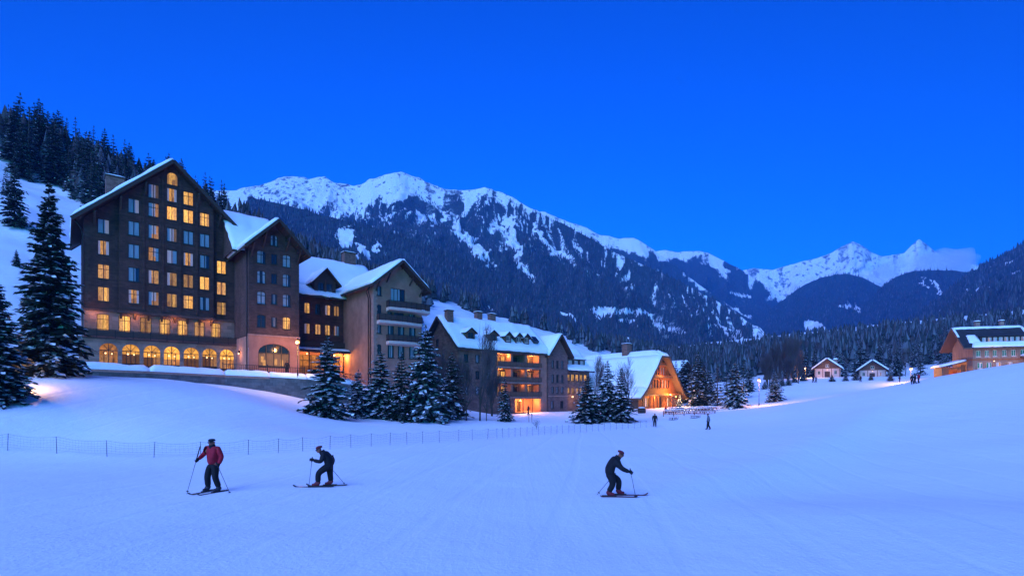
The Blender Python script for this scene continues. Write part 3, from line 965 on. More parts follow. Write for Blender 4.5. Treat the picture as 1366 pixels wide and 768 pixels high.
def wall(mb, outline, holes, m, reveal=.2, y=0., mr=None):
    """outline: convex (a, z) polygon on the plane y; holes: (a0, a1, z0, z1, arch rise); real recesses"""
    mr = mr or m
    A = sorted({p[0] for p in outline} | {h[0] for h in holes} | {h[1] for h in holes})
    Z = sorted({p[1] for p in outline} | {h[2] for h in holes} | {h[3] for h in holes})
    for i in range(len(A) - 1):
        for j in range(len(Z) - 1):
            ca, cz = (A[i] + A[i + 1]) / 2, (Z[j] + Z[j + 1]) / 2
            if any(h[0] < ca < h[1] and h[2] < cz < h[3] for h in holes):
                continue
            p = clip(clip(clip(clip(outline, 0, A[i], False), 0, A[i + 1], True), 1, Z[j], False), 1, Z[j + 1], True)
            q = []
            for v in p:
                if not q or abs(v[0] - q[-1][0]) + abs(v[1] - q[-1][1]) > 1e-5:
                    q.append(v)
            if len(q) > 2 and abs(q[0][0] - q[-1][0]) + abs(q[0][1] - q[-1][1]) < 1e-5:
                q.pop()
            if len(q) < 3:
                continue
            ar = sum(q[k][0] * q[(k + 1) % len(q)][1] - q[(k + 1) % len(q)][0] * q[k][1] for k in range(len(q)))
            if abs(ar) < 1e-6:
                continue
            if ar < 0:
                q.reverse()
            mb.poly([(v[0], y, v[1]) for v in q], m)
    for h in holes:
        a0, a1, z0, z1 = h[:4]
        rise = h[4] if len(h) > 4 else 0
        yd = y + reveal
        zs = z1 - rise
        mb.poly([(a0, y, z0), (a0, yd, z0), (a0, yd, zs), (a0, y, zs)], mr)
        mb.poly([(a1, y, z0), (a1, y, zs), (a1, yd, zs), (a1, yd, z0)], mr)
        mb.poly([(a0, y, z0), (a1, y, z0), (a1, yd, z0), (a0, yd, z0)], mr)
        if not rise:
            mb.poly([(a0, y, z1), (a0, yd, z1), (a1, yd, z1), (a1, y, z1)], mr)
        else:
            n = 12; c = (a0 + a1) / 2; r = (a1 - a0) / 2
            P = [(c - r * math.cos(math.pi * k / n), zs + rise * math.sin(math.pi * k / n)) for k in range(n + 1)]
            for k in range(n):
                (p0, q0), (p1, q1) = P[k], P[k + 1]
                if z1 - max(q0, q1) > 1e-4 or abs(q0 - q1) > 1e-4:
                    mb.poly([(p0, y, q0), (p1, y, q1), (p1, y, z1), (p0, y, z1)], m)
                mb.poly([(p0, y, q0), (p0, yd, q0), (p1, yd, q1), (p1, y, q1)], mr)


WINS = {}
PANES = {
    'l': [['lit_amber', 'lit_bright', 'lit_curtain'], ['lit_curtain', 'lit_bright', 'lit_bright', 'lit_curtain'], ['lit_bright', 'lit_amber'], ['lit_curtain', 'lit_bright', 'lit_amber']],
    'c': [['lit_curtain', 'lit_curtain', 'lit_bright', 'lit_curtain'], ['lit_curtain', 'lit_low', 'lit_curtain'], ['curtain_pale', 'lit_curtain', 'lit_curtain']],
    'h': [['glass_sheer', 'lit_curtain', 'lit_low'], ['lit_low', 'curtain_pale', 'glass_sheer'], ['curtain_pale', 'lit_amber', 'lit_curtain', 'curtain_pale'], ['glass_sheer', 'curtain_pale', 'lit_low']],
    'p': [['glass_sheer', 'glass_sheer', 'curtain_pale'], ['glass_sheer', 'curtain_pale', 'lit_faint'], ['curtain_pale', 'glass_sheer']],
    'b': [['glass_sheer', 'glass_sheer'], ['glass_sheer', 'glass_dark', 'glass_sheer'], ['glass_sheer', 'glass_sheer', 'glass_dark']],
    'd': [['glass_dark'], ['glass_dark', 'glass_sheer', 'glass_dark']],
    'f': [['lit_faint', 'curtain_pale', 'lit_low'], ['lit_low', 'lit_faint']],
}
wrng = random.Random(12)


def win_meshes(kind, var, w, h, rise, fm, mull, trans):
    key = (kind, var, round(w, 2), round(h, 2), rise, fm, mull, trans)
    if key in WINS:
        return WINS[key]
    f = MB(); b = .075
    y0, y1 = .08, .17
    x0, x1 = -w / 2 - .002, w / 2 + .002
    f.box(x0, x0 + b, y0, y1, -.002, h, fm); f.box(x1 - b, x1, y0, y1, -.002, h, fm)
    f.box(x0 + b, x1 - b, y0, y1, -.002, b, fm)
    if not rise:
        f.box(x0 + b, x1 - b, y0, y1, h - b, h + .002, fm)
    for k in range(mull):
        c = x0 + (x1 - x0) * (k + 1) / (mull + 1)
        f.box(c - b * .5, c + b * .5, y0 - .003, y1 - .01, b, h - (0 if rise else b), fm)
    if trans:
        f.box(x0 + b, x1 - b, y0 + .004, y1 - .012, h * trans - .03, h * trans + .03, fm)
    if rise:
        n = 10; r = w / 2
        for k in range(n):
            a, c = math.pi * k / n, math.pi * (k + 1) / n
            f.bar((-(r - .03) * math.cos(a), .125, h - rise + (rise - .03) * math.sin(a)), (-(r - .03) * math.cos(c), .125, h - rise + (rise - .03) * math.sin(c)), .09, b, fm)
    f.box(-w / 2 - .09, w / 2 + .09, -.07, .03, -.10, -.012, fm)
    p = MB(); st_ = PANES[kind][var]
    n = len(st_); yy = .14
    ws = [wrng.uniform(.7, 1.3) for _ in st_]; tot = sum(ws); x = -w / 2
    for m, q in zip(st_, ws):
        x2 = x + w * q / tot
        if kind in 'lch' and wrng.random() < .4:
            zc = h * wrng.uniform(.3, .5)
            p.poly([(x, yy, 0), (x2, yy, 0), (x2, yy, zc), (x, yy, zc)], 'lit_low' if wrng.random() < .5 else m)
            p.poly([(x, yy, zc), (x2, yy, zc), (x2, yy, h), (x, yy, h)], m)
        else:
            p.poly([(x, yy, 0), (x2, yy, 0), (x2, yy, h), (x, yy, h)], m)
        x = x2
    WINS[key] = (f.mesh('window_frame'), p.mesh('window_pane'))
    return WINS[key]


def window(parent, a, y, z, w, h, kind, rise=0., rotz=0., fm='frame_dark', mull=1, trans=0., name='window', x=None):
    """(a, z) is the middle of the opening on the plane y of the facade"""
    fr, pn = win_meshes(kind, wrng.randrange(len(PANES[kind])), w, h, rise, fm, mull, trans)
    o = put(name, fr, parent, (a, y, z - h / 2), rotz)
    put('pane', pn, o)
    return (a - w / 2, a + w / 2, z - h / 2, z + h / 2, rise)


def snow_slab(mb, A, B, C, D, thick, nx, ny, seed, ragged=.12, gaps=None):
    """snow lying on the roof quad A B (eave) C D (ridge)"""
    A, B, C, D = map(Vector, (A, B, C, D))
    nrm = (B - A).cross(D - A).normalized()
    if nrm.z < 0:
        nrm = -nrm
    m = 'roof_snow'
    top, bot = [], []
    Lx, Ly = (B - A).length, (D - A).length
    for j in range(ny + 1):
        for i in range(nx + 1):
            u, v = i / nx, j / ny
            eu = min(u, 1 - u) * Lx; ev = v * Ly; et = (1 - v) * Ly
            k = min(1, (eu / .35 + .25)) ** .5 * min(1, ev / .4 + .35) ** .5
            n = float(fbm([u * Lx * .5 + seed], [v * Ly * .5 + seed * 3.1], 3, seed)[0])
            n2 = float(fbm([u * Lx * 1.4 + seed], [v * Ly * 1.4], 2, seed + 4)[0]) - .5
            e = ragged * (n2 * 2)
            uu = u + (e / Lx if u in (0, 1) else 0); vv = v + ((e * 1.2) / Ly if v == 0 else 0)
            P = (A * (1 - uu) + B * uu) * (1 - vv) + (D * (1 - uu) + C * uu) * vv
            sag = Vector((0, 0, -.06 * thick)) if v == 0 else Vector((0, 0, 0))
            top.append(P + nrm * (thick * k * (.72 + .6 * (n - .2))) + sag)
            bot.append(P + nrm * .012)
    w = nx + 1
    b0 = len(mb.v); k = mb.mi(m)
    mb.v += [tuple(mb.M @ p) for p in top] + [tuple(mb.M @ p) for p in bot]
    o = len(top)
    up = (B - A).cross(D - A).z > 0
    for j in range(ny):
        for i in range(nx):
            q = (b0 + j * w + i, b0 + j * w + i + 1, b0 + (j + 1) * w + i + 1, b0 + (j + 1) * w + i)
            mb.f.append(q if up else q[::-1]); mb.m.append(k)
    ring = [j for j in range(w)] + [j * w + nx for j in range(1, ny + 1)] + [ny * w + i for i in range(nx - 1, -1, -1)] + [j * w for j in range(ny - 1, 0, -1)]
    for i in range(len(ring)):
        a, c = ring[i], ring[(i + 1) % len(ring)]
        mb.f.append((b0 + o + a, b0 + o + c, b0 + c, b0 + a) if up else (b0 + a, b0 + c, b0 + o + c, b0 + o + a)); mb.m.append(k)


def roof_map(axis):
    return (lambda c, e, z: (c, e, z)) if axis == 'y' else (lambda c, e, z: (e, c, z))


def gable_roof(parent, cL, cR, zL, zR, cm, zr, e0, e1, axis='y', thick=.28, snow=(.45, .45), seed=1, fascia='dark_timber', cover='roof_shingle', name='roof', snow_inset=.05, snow_e=None, rafters=0):
    """ridge along `axis`; cL / cR eave edges at heights zL / zR, ridge at (cm, zr); from e0 to e1 along the ridge"""
    P = roof_map(axis)
    r, s = MB(), MB()
    for k, (ce, ze) in enumerate(((cL, zL), (cR, zR))):
        d = Vector((cm - ce, zr - ze)).normalized(); n = Vector((-d.y, d.x))
        if n.y < 0:
            n = -n
        q = [P(ce, e0, ze), P(ce, e1, ze), P(cm, e1, zr), P(cm, e0, zr)]
        lo = [P(ce, e0, ze - thick), P(ce, e1, ze - thick), P(cm, e1, zr - thick), P(cm, e0, zr - thick)]
        r.poly(q, cover); r.poly(lo[::-1], fascia)
        r.poly([q[0], q[3], lo[3], lo[0]], fascia); r.poly([q[1], lo[1], lo[2], q[2]], fascia); r.poly([q[0], lo[0], lo[1], q[1]], fascia)
        # barge boards proud of the verge
        for e, sg in ((e0, -1), (e1, 1)):
            a, b = Vector(P(ce - .0, e + sg * .06, ze - thick * .55)), Vector(P(cm, e + sg * .06, zr - thick * .55))
            r.bar(a, b, .10, thick * 1.25, fascia)
        for i in range(rafters):
            c = ce + (cm - ce) * (i + .5) / rafters; z = ze + (zr - ze) * (i + .5) / rafters
            p0, p1 = P(c, e0 + .02, z - thick - .09), P(c, e0 + 1.6, z - thick - .09)
            r.bar(p0, p1, .16, .18, fascia)
        if snow[k]:
            i = snow_inset; E0, E1 = (e0 + i, e1 - i) if not snow_e else snow_e
            a = Vector(P(ce + (cm - ce) * .015, E0, ze + (zr - ze) * .015)); b = Vector(P(ce + (cm - ce) * .015, E1, ze + (zr - ze) * .015))
            c_ = Vector(P(cm, E1, zr)); d_ = Vector(P(cm, E0, zr))
            nx = max(6, int((E1 - E0) * 1.6)); ny = max(6, int(math.hypot(cm - ce, zr - ze) * 1.6))
            snow_slab(s, a, b, c_, d_, snow[k], min(nx, 40), min(ny, 24), seed + k)
    o = r.build(name, parent)
    if s.v:
        s.build('roof_snow', parent, smooth=True)
    return o


def chimney(parent, x, y, z0, z1, w=1.1, d=1.1, m='chimney_brick', snowcap=.22, cap=True):
    c = MB(); c.box(x - w / 2, x + w / 2, y - d / 2, y + d / 2, z0, z1, m)
    if cap:
        c.box(x - w / 2 - .12, x + w / 2 + .12, y - d / 2 - .12, y + d / 2 + .12, z1 + .002, z1 + .16, 'dark_timber')
    o = c.build('chimney', parent)
    if snowcap:
        s = MB()
        snow_slab(s, (x - w / 2 - .1, y - d / 2 - .1, z1 + .165), (x + w / 2 + .1, y - d / 2 - .1, z1 + .165), (x + w / 2 + .1, y + d / 2 + .1, z1 + .165), (x - w / 2 - .1, y + d / 2 + .1, z1 + .165), snowcap, 4, 4, 3, .02)
        s.build('chimney_snow', o, smooth=True)
    return o


def railing(parent, pts, z, h, m='iron', step=.28, name='railing', solid=None, snow=True):
    r = MB()
    for (x0, y0), (x1, y1) in zip(pts[:-1], pts[1:]):
        L = math.hypot(x1 - x0, y1 - y0)
        r.bar((x0, y0, z + h), (x1, y1, z + h), .08, .07, m); r.bar((x0, y0, z + .12), (x1, y1, z + .12), .05, .05, m)
        n = max(2, int(L / step))
        for i in range(n + 1):
            t = i / n
            big = i % 6 == 0
            x, y = x0 + (x1 - x0) * t, y0 + (y1 - y0) * t
            r.bar((x, y, z + (.0 if big else .14)), (x, y, z + h - .03), .08 if big else .035, .08 if big else .035, m)
        if solid:
            nx, ny = -(y1 - y0) / L * .03, (x1 - x0) / L * .03
            r.hexa([(x0 - nx, y0 - ny, z + .15), (x1 - nx, y1 - ny, z + .15), (x1 + nx, y1 + ny, z + .15), (x0 + nx, y0 + ny, z + .15), (x0 - nx, y0 - ny, z + h - .08), (x1 - nx, y1 - ny, z + h - .08), (x1 + nx, y1 + ny, z + h - .08), (x0 + nx, y0 + ny, z + h - .08)], solid)
    return r.build(name, parent)


def downpipe(parent, pts, r=.07, m='iron'):
    t = MB(); t.tube(pts, [r] * len(pts), 6, m)
    return t.build('downpipe', parent, smooth=True)


def point(loc, watts, col=(1., .58, .24), size=.15, parent=None, name='lamp_light'):
    l = bpy.data.lights.new(name, 'POINT'); l.energy = watts; l.color = col; l.shadow_soft_size = size
    o = bpy.data.objects.new(name, l); COL.objects.link(o); o.location = loc; o.parent = parent
    return o


def quoins(mb, a, y, z0, z1, m='quoin_stone', sgn=1, yside=True):
    z = z0; k = 0
    while z < z1 - .1:
        L = .62 if k % 2 else .40
        mb.box(min(a - .035 * sgn, a + sgn * L), max(a - .035 * sgn, a + sgn * L), y - .035, y + (.40 if k % 2 else .62), z + .015, min(z + .40, z1), m)
        z += .42; k += 1


def faceM(x, y, rot):
    return Matrix.Translation((x, y, 0)) @ Matrix.Rotation(rot, 4, 'Z')


# ------------------------------------------------------------------ the tall gabled hotel
TB = 6.8                                                  # terrace level
B = thing('gabled_hotel', 'tall dark brick hotel with steep gable, rows of lit windows and arched ground floor', 'hotel', (-53, 65, TB), TH)
W, D = 17.3, 15.
SL, RZ, RC = .945, 27.75, 9.2


def zr1(a, off=0.):
    return RZ - SL * abs(a - RC) - off


rows = {23.4: 'phl', 20.95: 'phlll', 18.05: 'pbhpbb', 15.1: 'hbhphbl', 12.1: 'cbccclc', 9.25: 'chhclbc'}
colsX = [1.9, 4.97, 7.1, 9.15, 11.05, 13.0, 15.2]
w_ = MB(); hc, hl, hr = [], [], []
for z, s in rows.items():
    idx = {3: [2, 3, 4], 5: [1, 2, 3, 4, 5], 6: [0, 1, 2, 3, 4, 5], 7: [0, 1, 2, 3, 4, 5, 6]}[len(s)]
    for k, i in zip(s, idx):
        yy = -.5 if 1 <= i <= 5 else 0
        dz = -.35 if i == 6 else (-.25 if i == 0 and z > 17 else 0)
        hole = window(B, colsX[i], yy, z + dz, 1.22, 1.85, k, trans=0 if k in 'pb' else (.66 if wrng.random() < .3 else 0))
        (hc if 1 <= i <= 5 else hl if i == 0 else hr).append(hole)
hc.append(window(B, 9.2, -.5, 25.6, 1.3, 1.75, 'l', rise=.62, mull=0))
BA, BB, ZC = 3.45, 14.1, 7.25
wall(w_, [(BA, ZC), (BB, ZC), (BB, zr1(BB, .5)), (RC, zr1(RC, .5)), (BA, zr1(BA, .5))], hc, 'dark_brick', y=-.5)
wall(w_, [(0, ZC), (BA, ZC), (BA, zr1(BA, .5)), (0, zr1(0, .5))], hl, 'dark_brick')
wall(w_, [(BB, ZC), (W, ZC), (W, zr1(W, .5)), (BB, zr1(BB, .5))], hr, 'dark_brick')
for a, s in ((BA, 1), (BB, -1)):
    w_.poly([(a, 0, ZC), (a, -.5, ZC), (a, -.5, zr1(a, .5)), (a, 0, zr1(a, .5))][::s], 'dark_brick')
# sides and back
for M_, L_, hs in ((faceM(0, D, -math.pi / 2), D, [(2, 3.1, 12.2, 14, 0), (2, 3.1, 15.2, 17, 0), (9, 10.1, 12.2, 14, 0), (9, 10.1, 9.2, 11, 0)]), (faceM(W, 0, math.pi / 2), D, [])):
    w_.M = M_
    wall(w_, [(0, ZC), (L_, ZC), (L_, zr1(0, .4)), (0, zr1(0, .4))], hs, 'dark_brick')
for a, z in ((2.55, 13.1), (2.55, 16.1), (9.55, 13.1), (9.55, 10.1)):
    window(B, 0, D - a, z, 1.1, 1.8, 'b', rotz=-math.pi / 2)
w_.M = Matrix.Identity(4)
w_.poly([(W, D, -2), (0, D, -2), (0, D, zr1(0, .4)), (RC, D, RZ - .4), (W, D, zr1(W, .4))], 'dark_brick')
# pilasters between the bay's window columns
for a in (6.02, 8.12, 10.1, 12.05):
    w_.box(a - .14, a + .14, -.58, -.47, ZC + .3, zr1(a, 1.2), 'dark_brick')
w_.build('wall', B)
q_ = MB(); quoins(q_, 0, 0, ZC + .1, zr1(0, 1.4), 'brown_brick'); q_.build('corner_stones', B)
# pale storey and the arcade below it
s_ = MB(); hs = []
for k, a in enumerate((1.85, 4.05, 6.3, 8.4, 10.45, 12.45, 14.5)):
    hs.append(window(B, a, 0, 5.7, 1.25, 2.1, 'l' if k not in (2, 5) else 'c', rise=.12, trans=.68, mull=1, fm='dark_timber'))
wall(s_, [(0, -2), (W, -2), (W, ZC), (0, ZC)], hs, 'pale_stone')
for M_ in (faceM(0, D, -math.pi / 2), faceM(W, 0, math.pi / 2)):
    s_.M = M_; wall(s_, [(0, -2), (D, -2), (D, ZC), (0, ZC)], [], 'pale_stone')
s_.M = Matrix.Identity(4)
s_.build('stone_wall', B)
a_ = MB(); ha = []
AX = [2.35, 4.62, 6.85, 9.05, 11.3, 13.5, 15.65]
for k, a in enumerate(AX):
    o_ = 'l'
    ha.append((a - .92, a + .92, .1, 3.0, .86))
AY = -1.35
wall(a_, [(-.5, -2.2), (W + .4, -2.2), (W + .4, 3.45), (-.5, 3.45)], ha, 'pale_stone', .55, AY)
for M_, L_ in ((faceM(-.5, 0, -math.pi / 2), -AY), (faceM(W + .4, AY, math.pi / 2), -AY)):
    a_.M = M_; wall(a_, [(0, -2.2), (L_ - .002, -2.2), (L_ - .002, 3.45), (0, 3.45)], [], 'pale_stone')
a_.M = Matrix.Identity(4)
a_.poly([(-.5, AY, 3.45), (W + .4, AY, 3.45), (W + .4, 0, 3.45), (-.5, 0, 3.45)], 'pale_stone')
a_.build('arcade', B)
lit('hall_glow', (1., .42, .06), .24, .5, 1.6, (1, 1, 1)); lit('hall_dim', (.95, .33, .07), .10, .6, 1.8, (1.5, 1, 1.2))
for k, a in enumerate(AX):
    f = MB()
    for m in range(3):
        c = (-.45, .0, .45)[m]
        f.box(a + c - .035, a + c + .035, AY + .40, AY + .50, .1, 2.15 if m != 1 else 2.98, 'frame_dark')
    f.box(a - .92, a + .92, AY + .405, AY + .495, 2.06, 2.15, 'frame_dark')
    f.box(a - .92, a + .92, AY + .41, AY + .49, .1, .55 if k % 2 else .3, 'dark_timber')
    for g in (-.5, .5):
        f.bar((a, AY + .45, 2.1), (a + g * .95, AY + .45, 2.75), .05, .05, 'frame_dark')
    o = f.build('arched_window', B)
    p = MB(); y = AY + .52
    top = 'hall_dim' if k == 0 else 'hall_glow'
    zc = (1.5, 1.75, 1.45, 1.3, 1.5, 1.9, 1.6)[k]
    p.poly([(a - .93, y, .1), (a + .2, y, .1), (a + .2, y, zc), (a - .93, y, zc)], 'lit_brown' if k % 3 else 'lit_low')
    p.poly([(a + .2, y, .1), (a + .93, y, .1), (a + .93, y, zc), (a + .2, y, zc)], ('hall_dim', 'lit_brown', 'lit_low')[k % 3])
    p.poly([(a - .93, y, zc), (a + .93, y, zc), (a + .93, y, 3.02), (a - .93, y, 3.02)], top)
    p.ball((a - .3, y - .02, 1.75), .12, 'lamp_small', 7, 5); p.ball((a + .35, y - .02, 1.7), .1, 'lamp_small', 7, 5)
    p.build('pane', o)
l_ = MB(); l_.box(-.75, W + .65, AY - .3, -.001, 3.455, 3.68, 'brown_brick'); l_.box(-.62, W + .52, AY - .14, AY - .001, 3.25, 3.45, 'pale_stone'); l_.build('balcony', B)
railing(B, [(-.65, -.1), (-.65, AY - .2), (W + .55, AY - .2), (W + .55, -.1)], 3.68, .95, 'iron', .3, solid='dark_timber')
c_ = MB(); c_.box(-.18, BA - .15, -.2, .01, 7.05, 7.33, 'brown_brick'); c_.box(BA - .15, BB + .15, -.75, .01, 6.98, 7.33, 'brown_brick'); c_.box(BB + .15, W + .18, -.2, .01, 7.05, 7.33, 'brown_brick')
for a in np.linspace(BA + .2, BB - .2, 8):
    c_.hexa([(a - .12, -.05, 6.3), (a + .12, -.05, 6.3), (a + .12, 0, 6.3), (a - .12, 0, 6.3), (a - .12, -.6, 6.97), (a + .12, -.6, 6.97), (a + .12, 0, 6.97), (a - .12, 0, 6.97)], 'brown_brick')
c_.build('cornice', B)
gable_roof(B, -1.25, RC * 2 + 1.25, zr1(-1.25), zr1(-1.25), RC, RZ, -1.75, D + .8, 'y', .34, (.55, 0), 5, rafters=6)
for a in (1.0, 3.6, 6.2, 12.2, 14.8, 17.2):
    b_ = MB(); z = zr1(a, .5)
    b_.bar((a, -.5 if BA < a < BB else 0., z - 1.7), (a, -1.6, z - .35), .2, .2, 'dark_timber'); b_.bar((a, -.3, z - .42), (a, -1.65, z - .42), .18, .18, 'dark_timber')
    b_.build('bracket', B)
chimney(B, 3.4, 6.2, 20, 26.1, 2.0, 1.8)
downpipe(B, [(-1.0, -.9, 18.0), (-.35, -.25, 17.1), (-.12, -.14, 16.2), (-.12, -.14, 4.3)])
for a in (1.0, 5.2, 9.4, 13.6):
    point((a, -.9, 6.6), 14, (1, .4, .12), .2, B)

# ------------------------------------------------------------------ second hotel: narrow gabled tower
B = thing('narrow_hotel_tower', 'narrow brown brick gabled tower with one wide arched window, next to the tall hotel', 'hotel', (-35.1, 70, TB), TH)
W, D = 6.5, 13.
w_ = MB(); hs = []
for z, ks in ((15.2, 'bdb'), (12.5, 'bdb'), (9.7, 'bdb'), (6.55, 'ddl')):
    for a, k, ww, hh in zip((1.55, 3.2, 4.85), ks, (1.1, .78, 1.1), (1.75, 1.4, 1.75)):
        hs.append(window(B, a, 0, z, ww, hh, k, rise=.22 if ww > 1 else 0, trans=.68 if ww > 1 else 0))
hs.append(window(B, 3.2, 0, 17.75, .95, 1.5, 'b', rise=.3, trans=.6))


def zr2(a, off=0):
    return 20.2 - 1.0 * abs(a - 3.25) - off


wall(w_, [(0, 4.6), (W, 4.6), (W, zr2(W, .35)), (3.25, zr2(3.25, .35)), (0, zr2(0, .35))], hs, 'brown_brick')
w_.M = faceM(0, D, -math.pi / 2); wall(w_, [(0, 4.6), (D, 4.6), (D, zr2(0, .3)), (0, zr2(0, .3))], [], 'brown_brick')
w_.M = faceM(W, 0, math.pi / 2); wall(w_, [(0, 4.6), (D, 4.6), (D, zr2(0, .3)), (0, zr2(0, .3))], [], 'brown_brick')
w_.M = Matrix.Identity(4); w_.poly([(W, D, 4), (0, D, 4), (0, D, zr2(0, .3)), (3.25, D, 19.9), (W, D, zr2(0, .3))], 'brown_brick')
w_.build('wall', B)
s_ = MB()
arch = (1.15, 5.25, .25, 3.55, 1.25)
wall(s_, [(-.06, -2.2), (W + .06, -2.2), (W + .06, 4.5), (-.06, 4.5)], [arch], 'rose_stucco', .35, -.06)
for M_ in (faceM(-.06, D, -math.pi / 2), faceM(W + .06, -.06, math.pi / 2)):
    s_.M = M_; wall(s_, [(0, -2.2), (D, -2.2), (D, 4.5), (0, 4.5)], [], 'rose_stucco')
s_.M = Matrix.Identity(4)
s_.box(-.16, W + .16, -.16, .02, 4.505, 4.72, 'quoin_stone')
s_.build('stone_base', B)
q_ = MB(); quoins(q_, 0, 0, 4.8, zr2(0, 1.0), 'brown_brick'); q_.build('corner_stones', B); q_ = MB(); quoins(q_, W, 0, 4.8, zr2(0, 1.0), 'brown_brick', -1); q_.build('corner_stones', B)
f = MB()
for c in (1.2, 2.2, 3.2, 4.2, 5.2):
    f.box(c - .045, c + .045, .1, .2, .25, 3.5 if 1.5 < c < 5 else 2.3, 'frame_dark')
f.box(1.15, 5.25, .105, .195, 2.2, 2.32, 'frame_dark'); f.box(1.15, 5.25, .11, .19, .25, .5, 'frame_dark')
o = f.build('arched_window', B)
p = MB()
p.poly([(1.1, .24, .25), (5.3, .24, .25), (5.3, .24, 2.25), (1.1, .24, 2.25)], 'lit_faint'); p.poly([(1.1, .24, 2.25), (5.3, .24, 2.25), (5.3, .24, 3.6), (1.1, .24, 3.6)], 'glass_dark')
for a, z in ((1.75, 1.5), (2.0, 1.0), (3.5, 1.2), (4.3, 1.1)):
    p.poly([(a - .2, .22, z - .5), (a + .15, .22, z - .5), (a + .15, .22, z + .3), (a - .2, .22, z + .3)], 'lit_curtain')
p.build('pane', o)
gable_roof(B, -.95, W + .95, zr2(-.95), zr2(-.95), 3.25, 20.2, -2.1, D, 'y', .3, (.5, 0), 15, rafters=4)
r_, s_ = MB(), MB()
q = [(-1.5, 2.2, 16.2), (5.2, 2.2, 16.2), (5.2, 9.3, 23.0), (-1.5, 9.3, 23.0)]
r_.hexa([(x, y, z - .3) for x, y, z in q] + q, 'dark_timber')
q2 = [(-1.5, 9.3, 23.0), (5.2, 9.3, 23.0), (5.2, 13.4, 18.5), (-1.5, 13.4, 18.5)]
r_.hexa([(x, y, z - .3) for x, y, z in q2] + q2, 'dark_timber'); r_.poly([(5.1, 2.6, 16.1), (5.1, 13.2, 16.1), (5.1, 9.3, 22.7)], 'brown_brick'); r_.poly([(-1.4, 2.6, 16.1), (-1.4, 13.2, 16.1), (-1.4, 9.3, 22.7)][::-1], 'brown_brick')
snow_slab(s_, *[(x, y, z + .01) for x, y, z in q], .5, 20, 12, 33, .12)
o = r_.build('cross_roof', B); s_.build('roof_snow', o, smooth=True)
for a in (.25, 1.75, 4.75, 6.25):
    b_ = MB(); z = zr2(a, .35)
    b_.bar((a, .02, z - 1.8), (a, -1.7, z - .25), .2, .2, 'dark_timber'); b_.bar((a, .02, z - .3), (a, -1.9, z - .3), .17, .17, 'dark_timber')
    b_.build('bracket', B)
downpipe(B, [(-.1, .6, 16.1), (-.1, .6, 0)])
sc_ = MB(); sc_.box(-.35, -.13, 4.0, 4.15, 2.4, 2.7, 'iron'); sc_.ball((-.3, 4.08, 2.3), .11, 'lamp_small', 8, 6); sc_.build('wall_lamp', B)
point((-.75, 4.08, 2.3), 22, parent=B)

# ------------------------------------------------------------------ link building between tower and balconied house
OX, OY = -35.1 + V2[0] * 9.8, 70 + V2[1] * 9.8
B = thing('link_house', 'low dark link house with snowy dormer roof and lit awning, between the two gables', 'hotel', (OX, OY, TB), TH)
w_ = MB(); hs = []
for z, ks in ((10.65, 'dcdcc'), (7.35, 'fccch')):
    for a, k in zip((9.3, 11.1, 12.85, 14.45, 15.95), ks):
        hs.append(window(B, a, 0, z, .95, 1.75, k, rise=.18))
LW0, LW1 = 6.3, 17.2
wall(w_, [(LW0, 4.4), (LW1, 4.4), (LW1, 12.4), (LW0, 12.4)], hs, 'dark_brick')
w_.poly([(LW1, 8, -2), (LW0, 8, -2), (LW0, 8, 12.4), (LW1, 8, 12.4)], 'dark_brick')
w_.build('wall', B)
s_ = MB(); ho = [(9.2, 13.2, .1, 3.1, 0), (14.2, 16.6, .1, 3.1, 0)]
wall(s_, [(LW0, -2), (LW1, -2), (LW1, 4.4), (LW0, 4.4)], ho, 'rose_stucco', .5)
s_.build('stone_base', B)
for a0, a1 in ((9.2, 13.2), (14.2, 16.6)):
    f = MB()
    for c in np.linspace(a0 + .05, a1 - .05, 4):
        f.box(c - .05, c + .05, .35, .45, .1, 3.1, 'frame_dark')
    f.box(a0, a1, .36, .44, 2.2, 2.3, 'frame_dark')
    o = f.build('shop_window', B); p = MB()
    p.poly([(a0, .48, .1), (a1, .48, .1), (a1, .48, 1.4), (a0, .48, 1.4)], 'lit_brown'); p.poly([(a0, .48, 1.4), (a1, .48, 1.4), (a1, .48, 3.1), (a0, .48, 3.1)], 'hall_dim'); p.build('pane', o)
c_ = MB()
c_.hexa([(LW0 - .2, -2.6, 3.35), (LW1 + 1.4, -2.6, 3.35), (LW1 + 1.4, 0, 3.6), (LW0 - .2, 0, 3.6), (LW0 - .2, -2.6, 3.75), (LW1 + 1.4, -2.6, 3.75), (LW1 + 1.4, 0, 4.15), (LW0 - .2, 0, 4.15)], 'dark_timber')
for a in np.linspace(LW0 + .6, LW1 + .8, 7):
    c_.bar((a, -2.3, -.4), (a, -2.3, 3.4), .16, .16, 'dark_timber')
aw = c_.build('awning', B)
s_ = MB(); snow_slab(s_, (LW0 - .15, -2.55, 3.78), (LW1 + 1.35, -2.55, 3.78), (LW1 + 1.35, -.1, 4.16), (LW0 - .15, -.1, 4.16), .22, 20, 5, 8); s_.build('awning_snow', aw, smooth=True)
railing(B, [(LW0, -.6), (LW1 + 1.2, -.6)], 4.3, 1.0, 'dark_timber', .3, 'balcony_railing', solid='dark_timber')
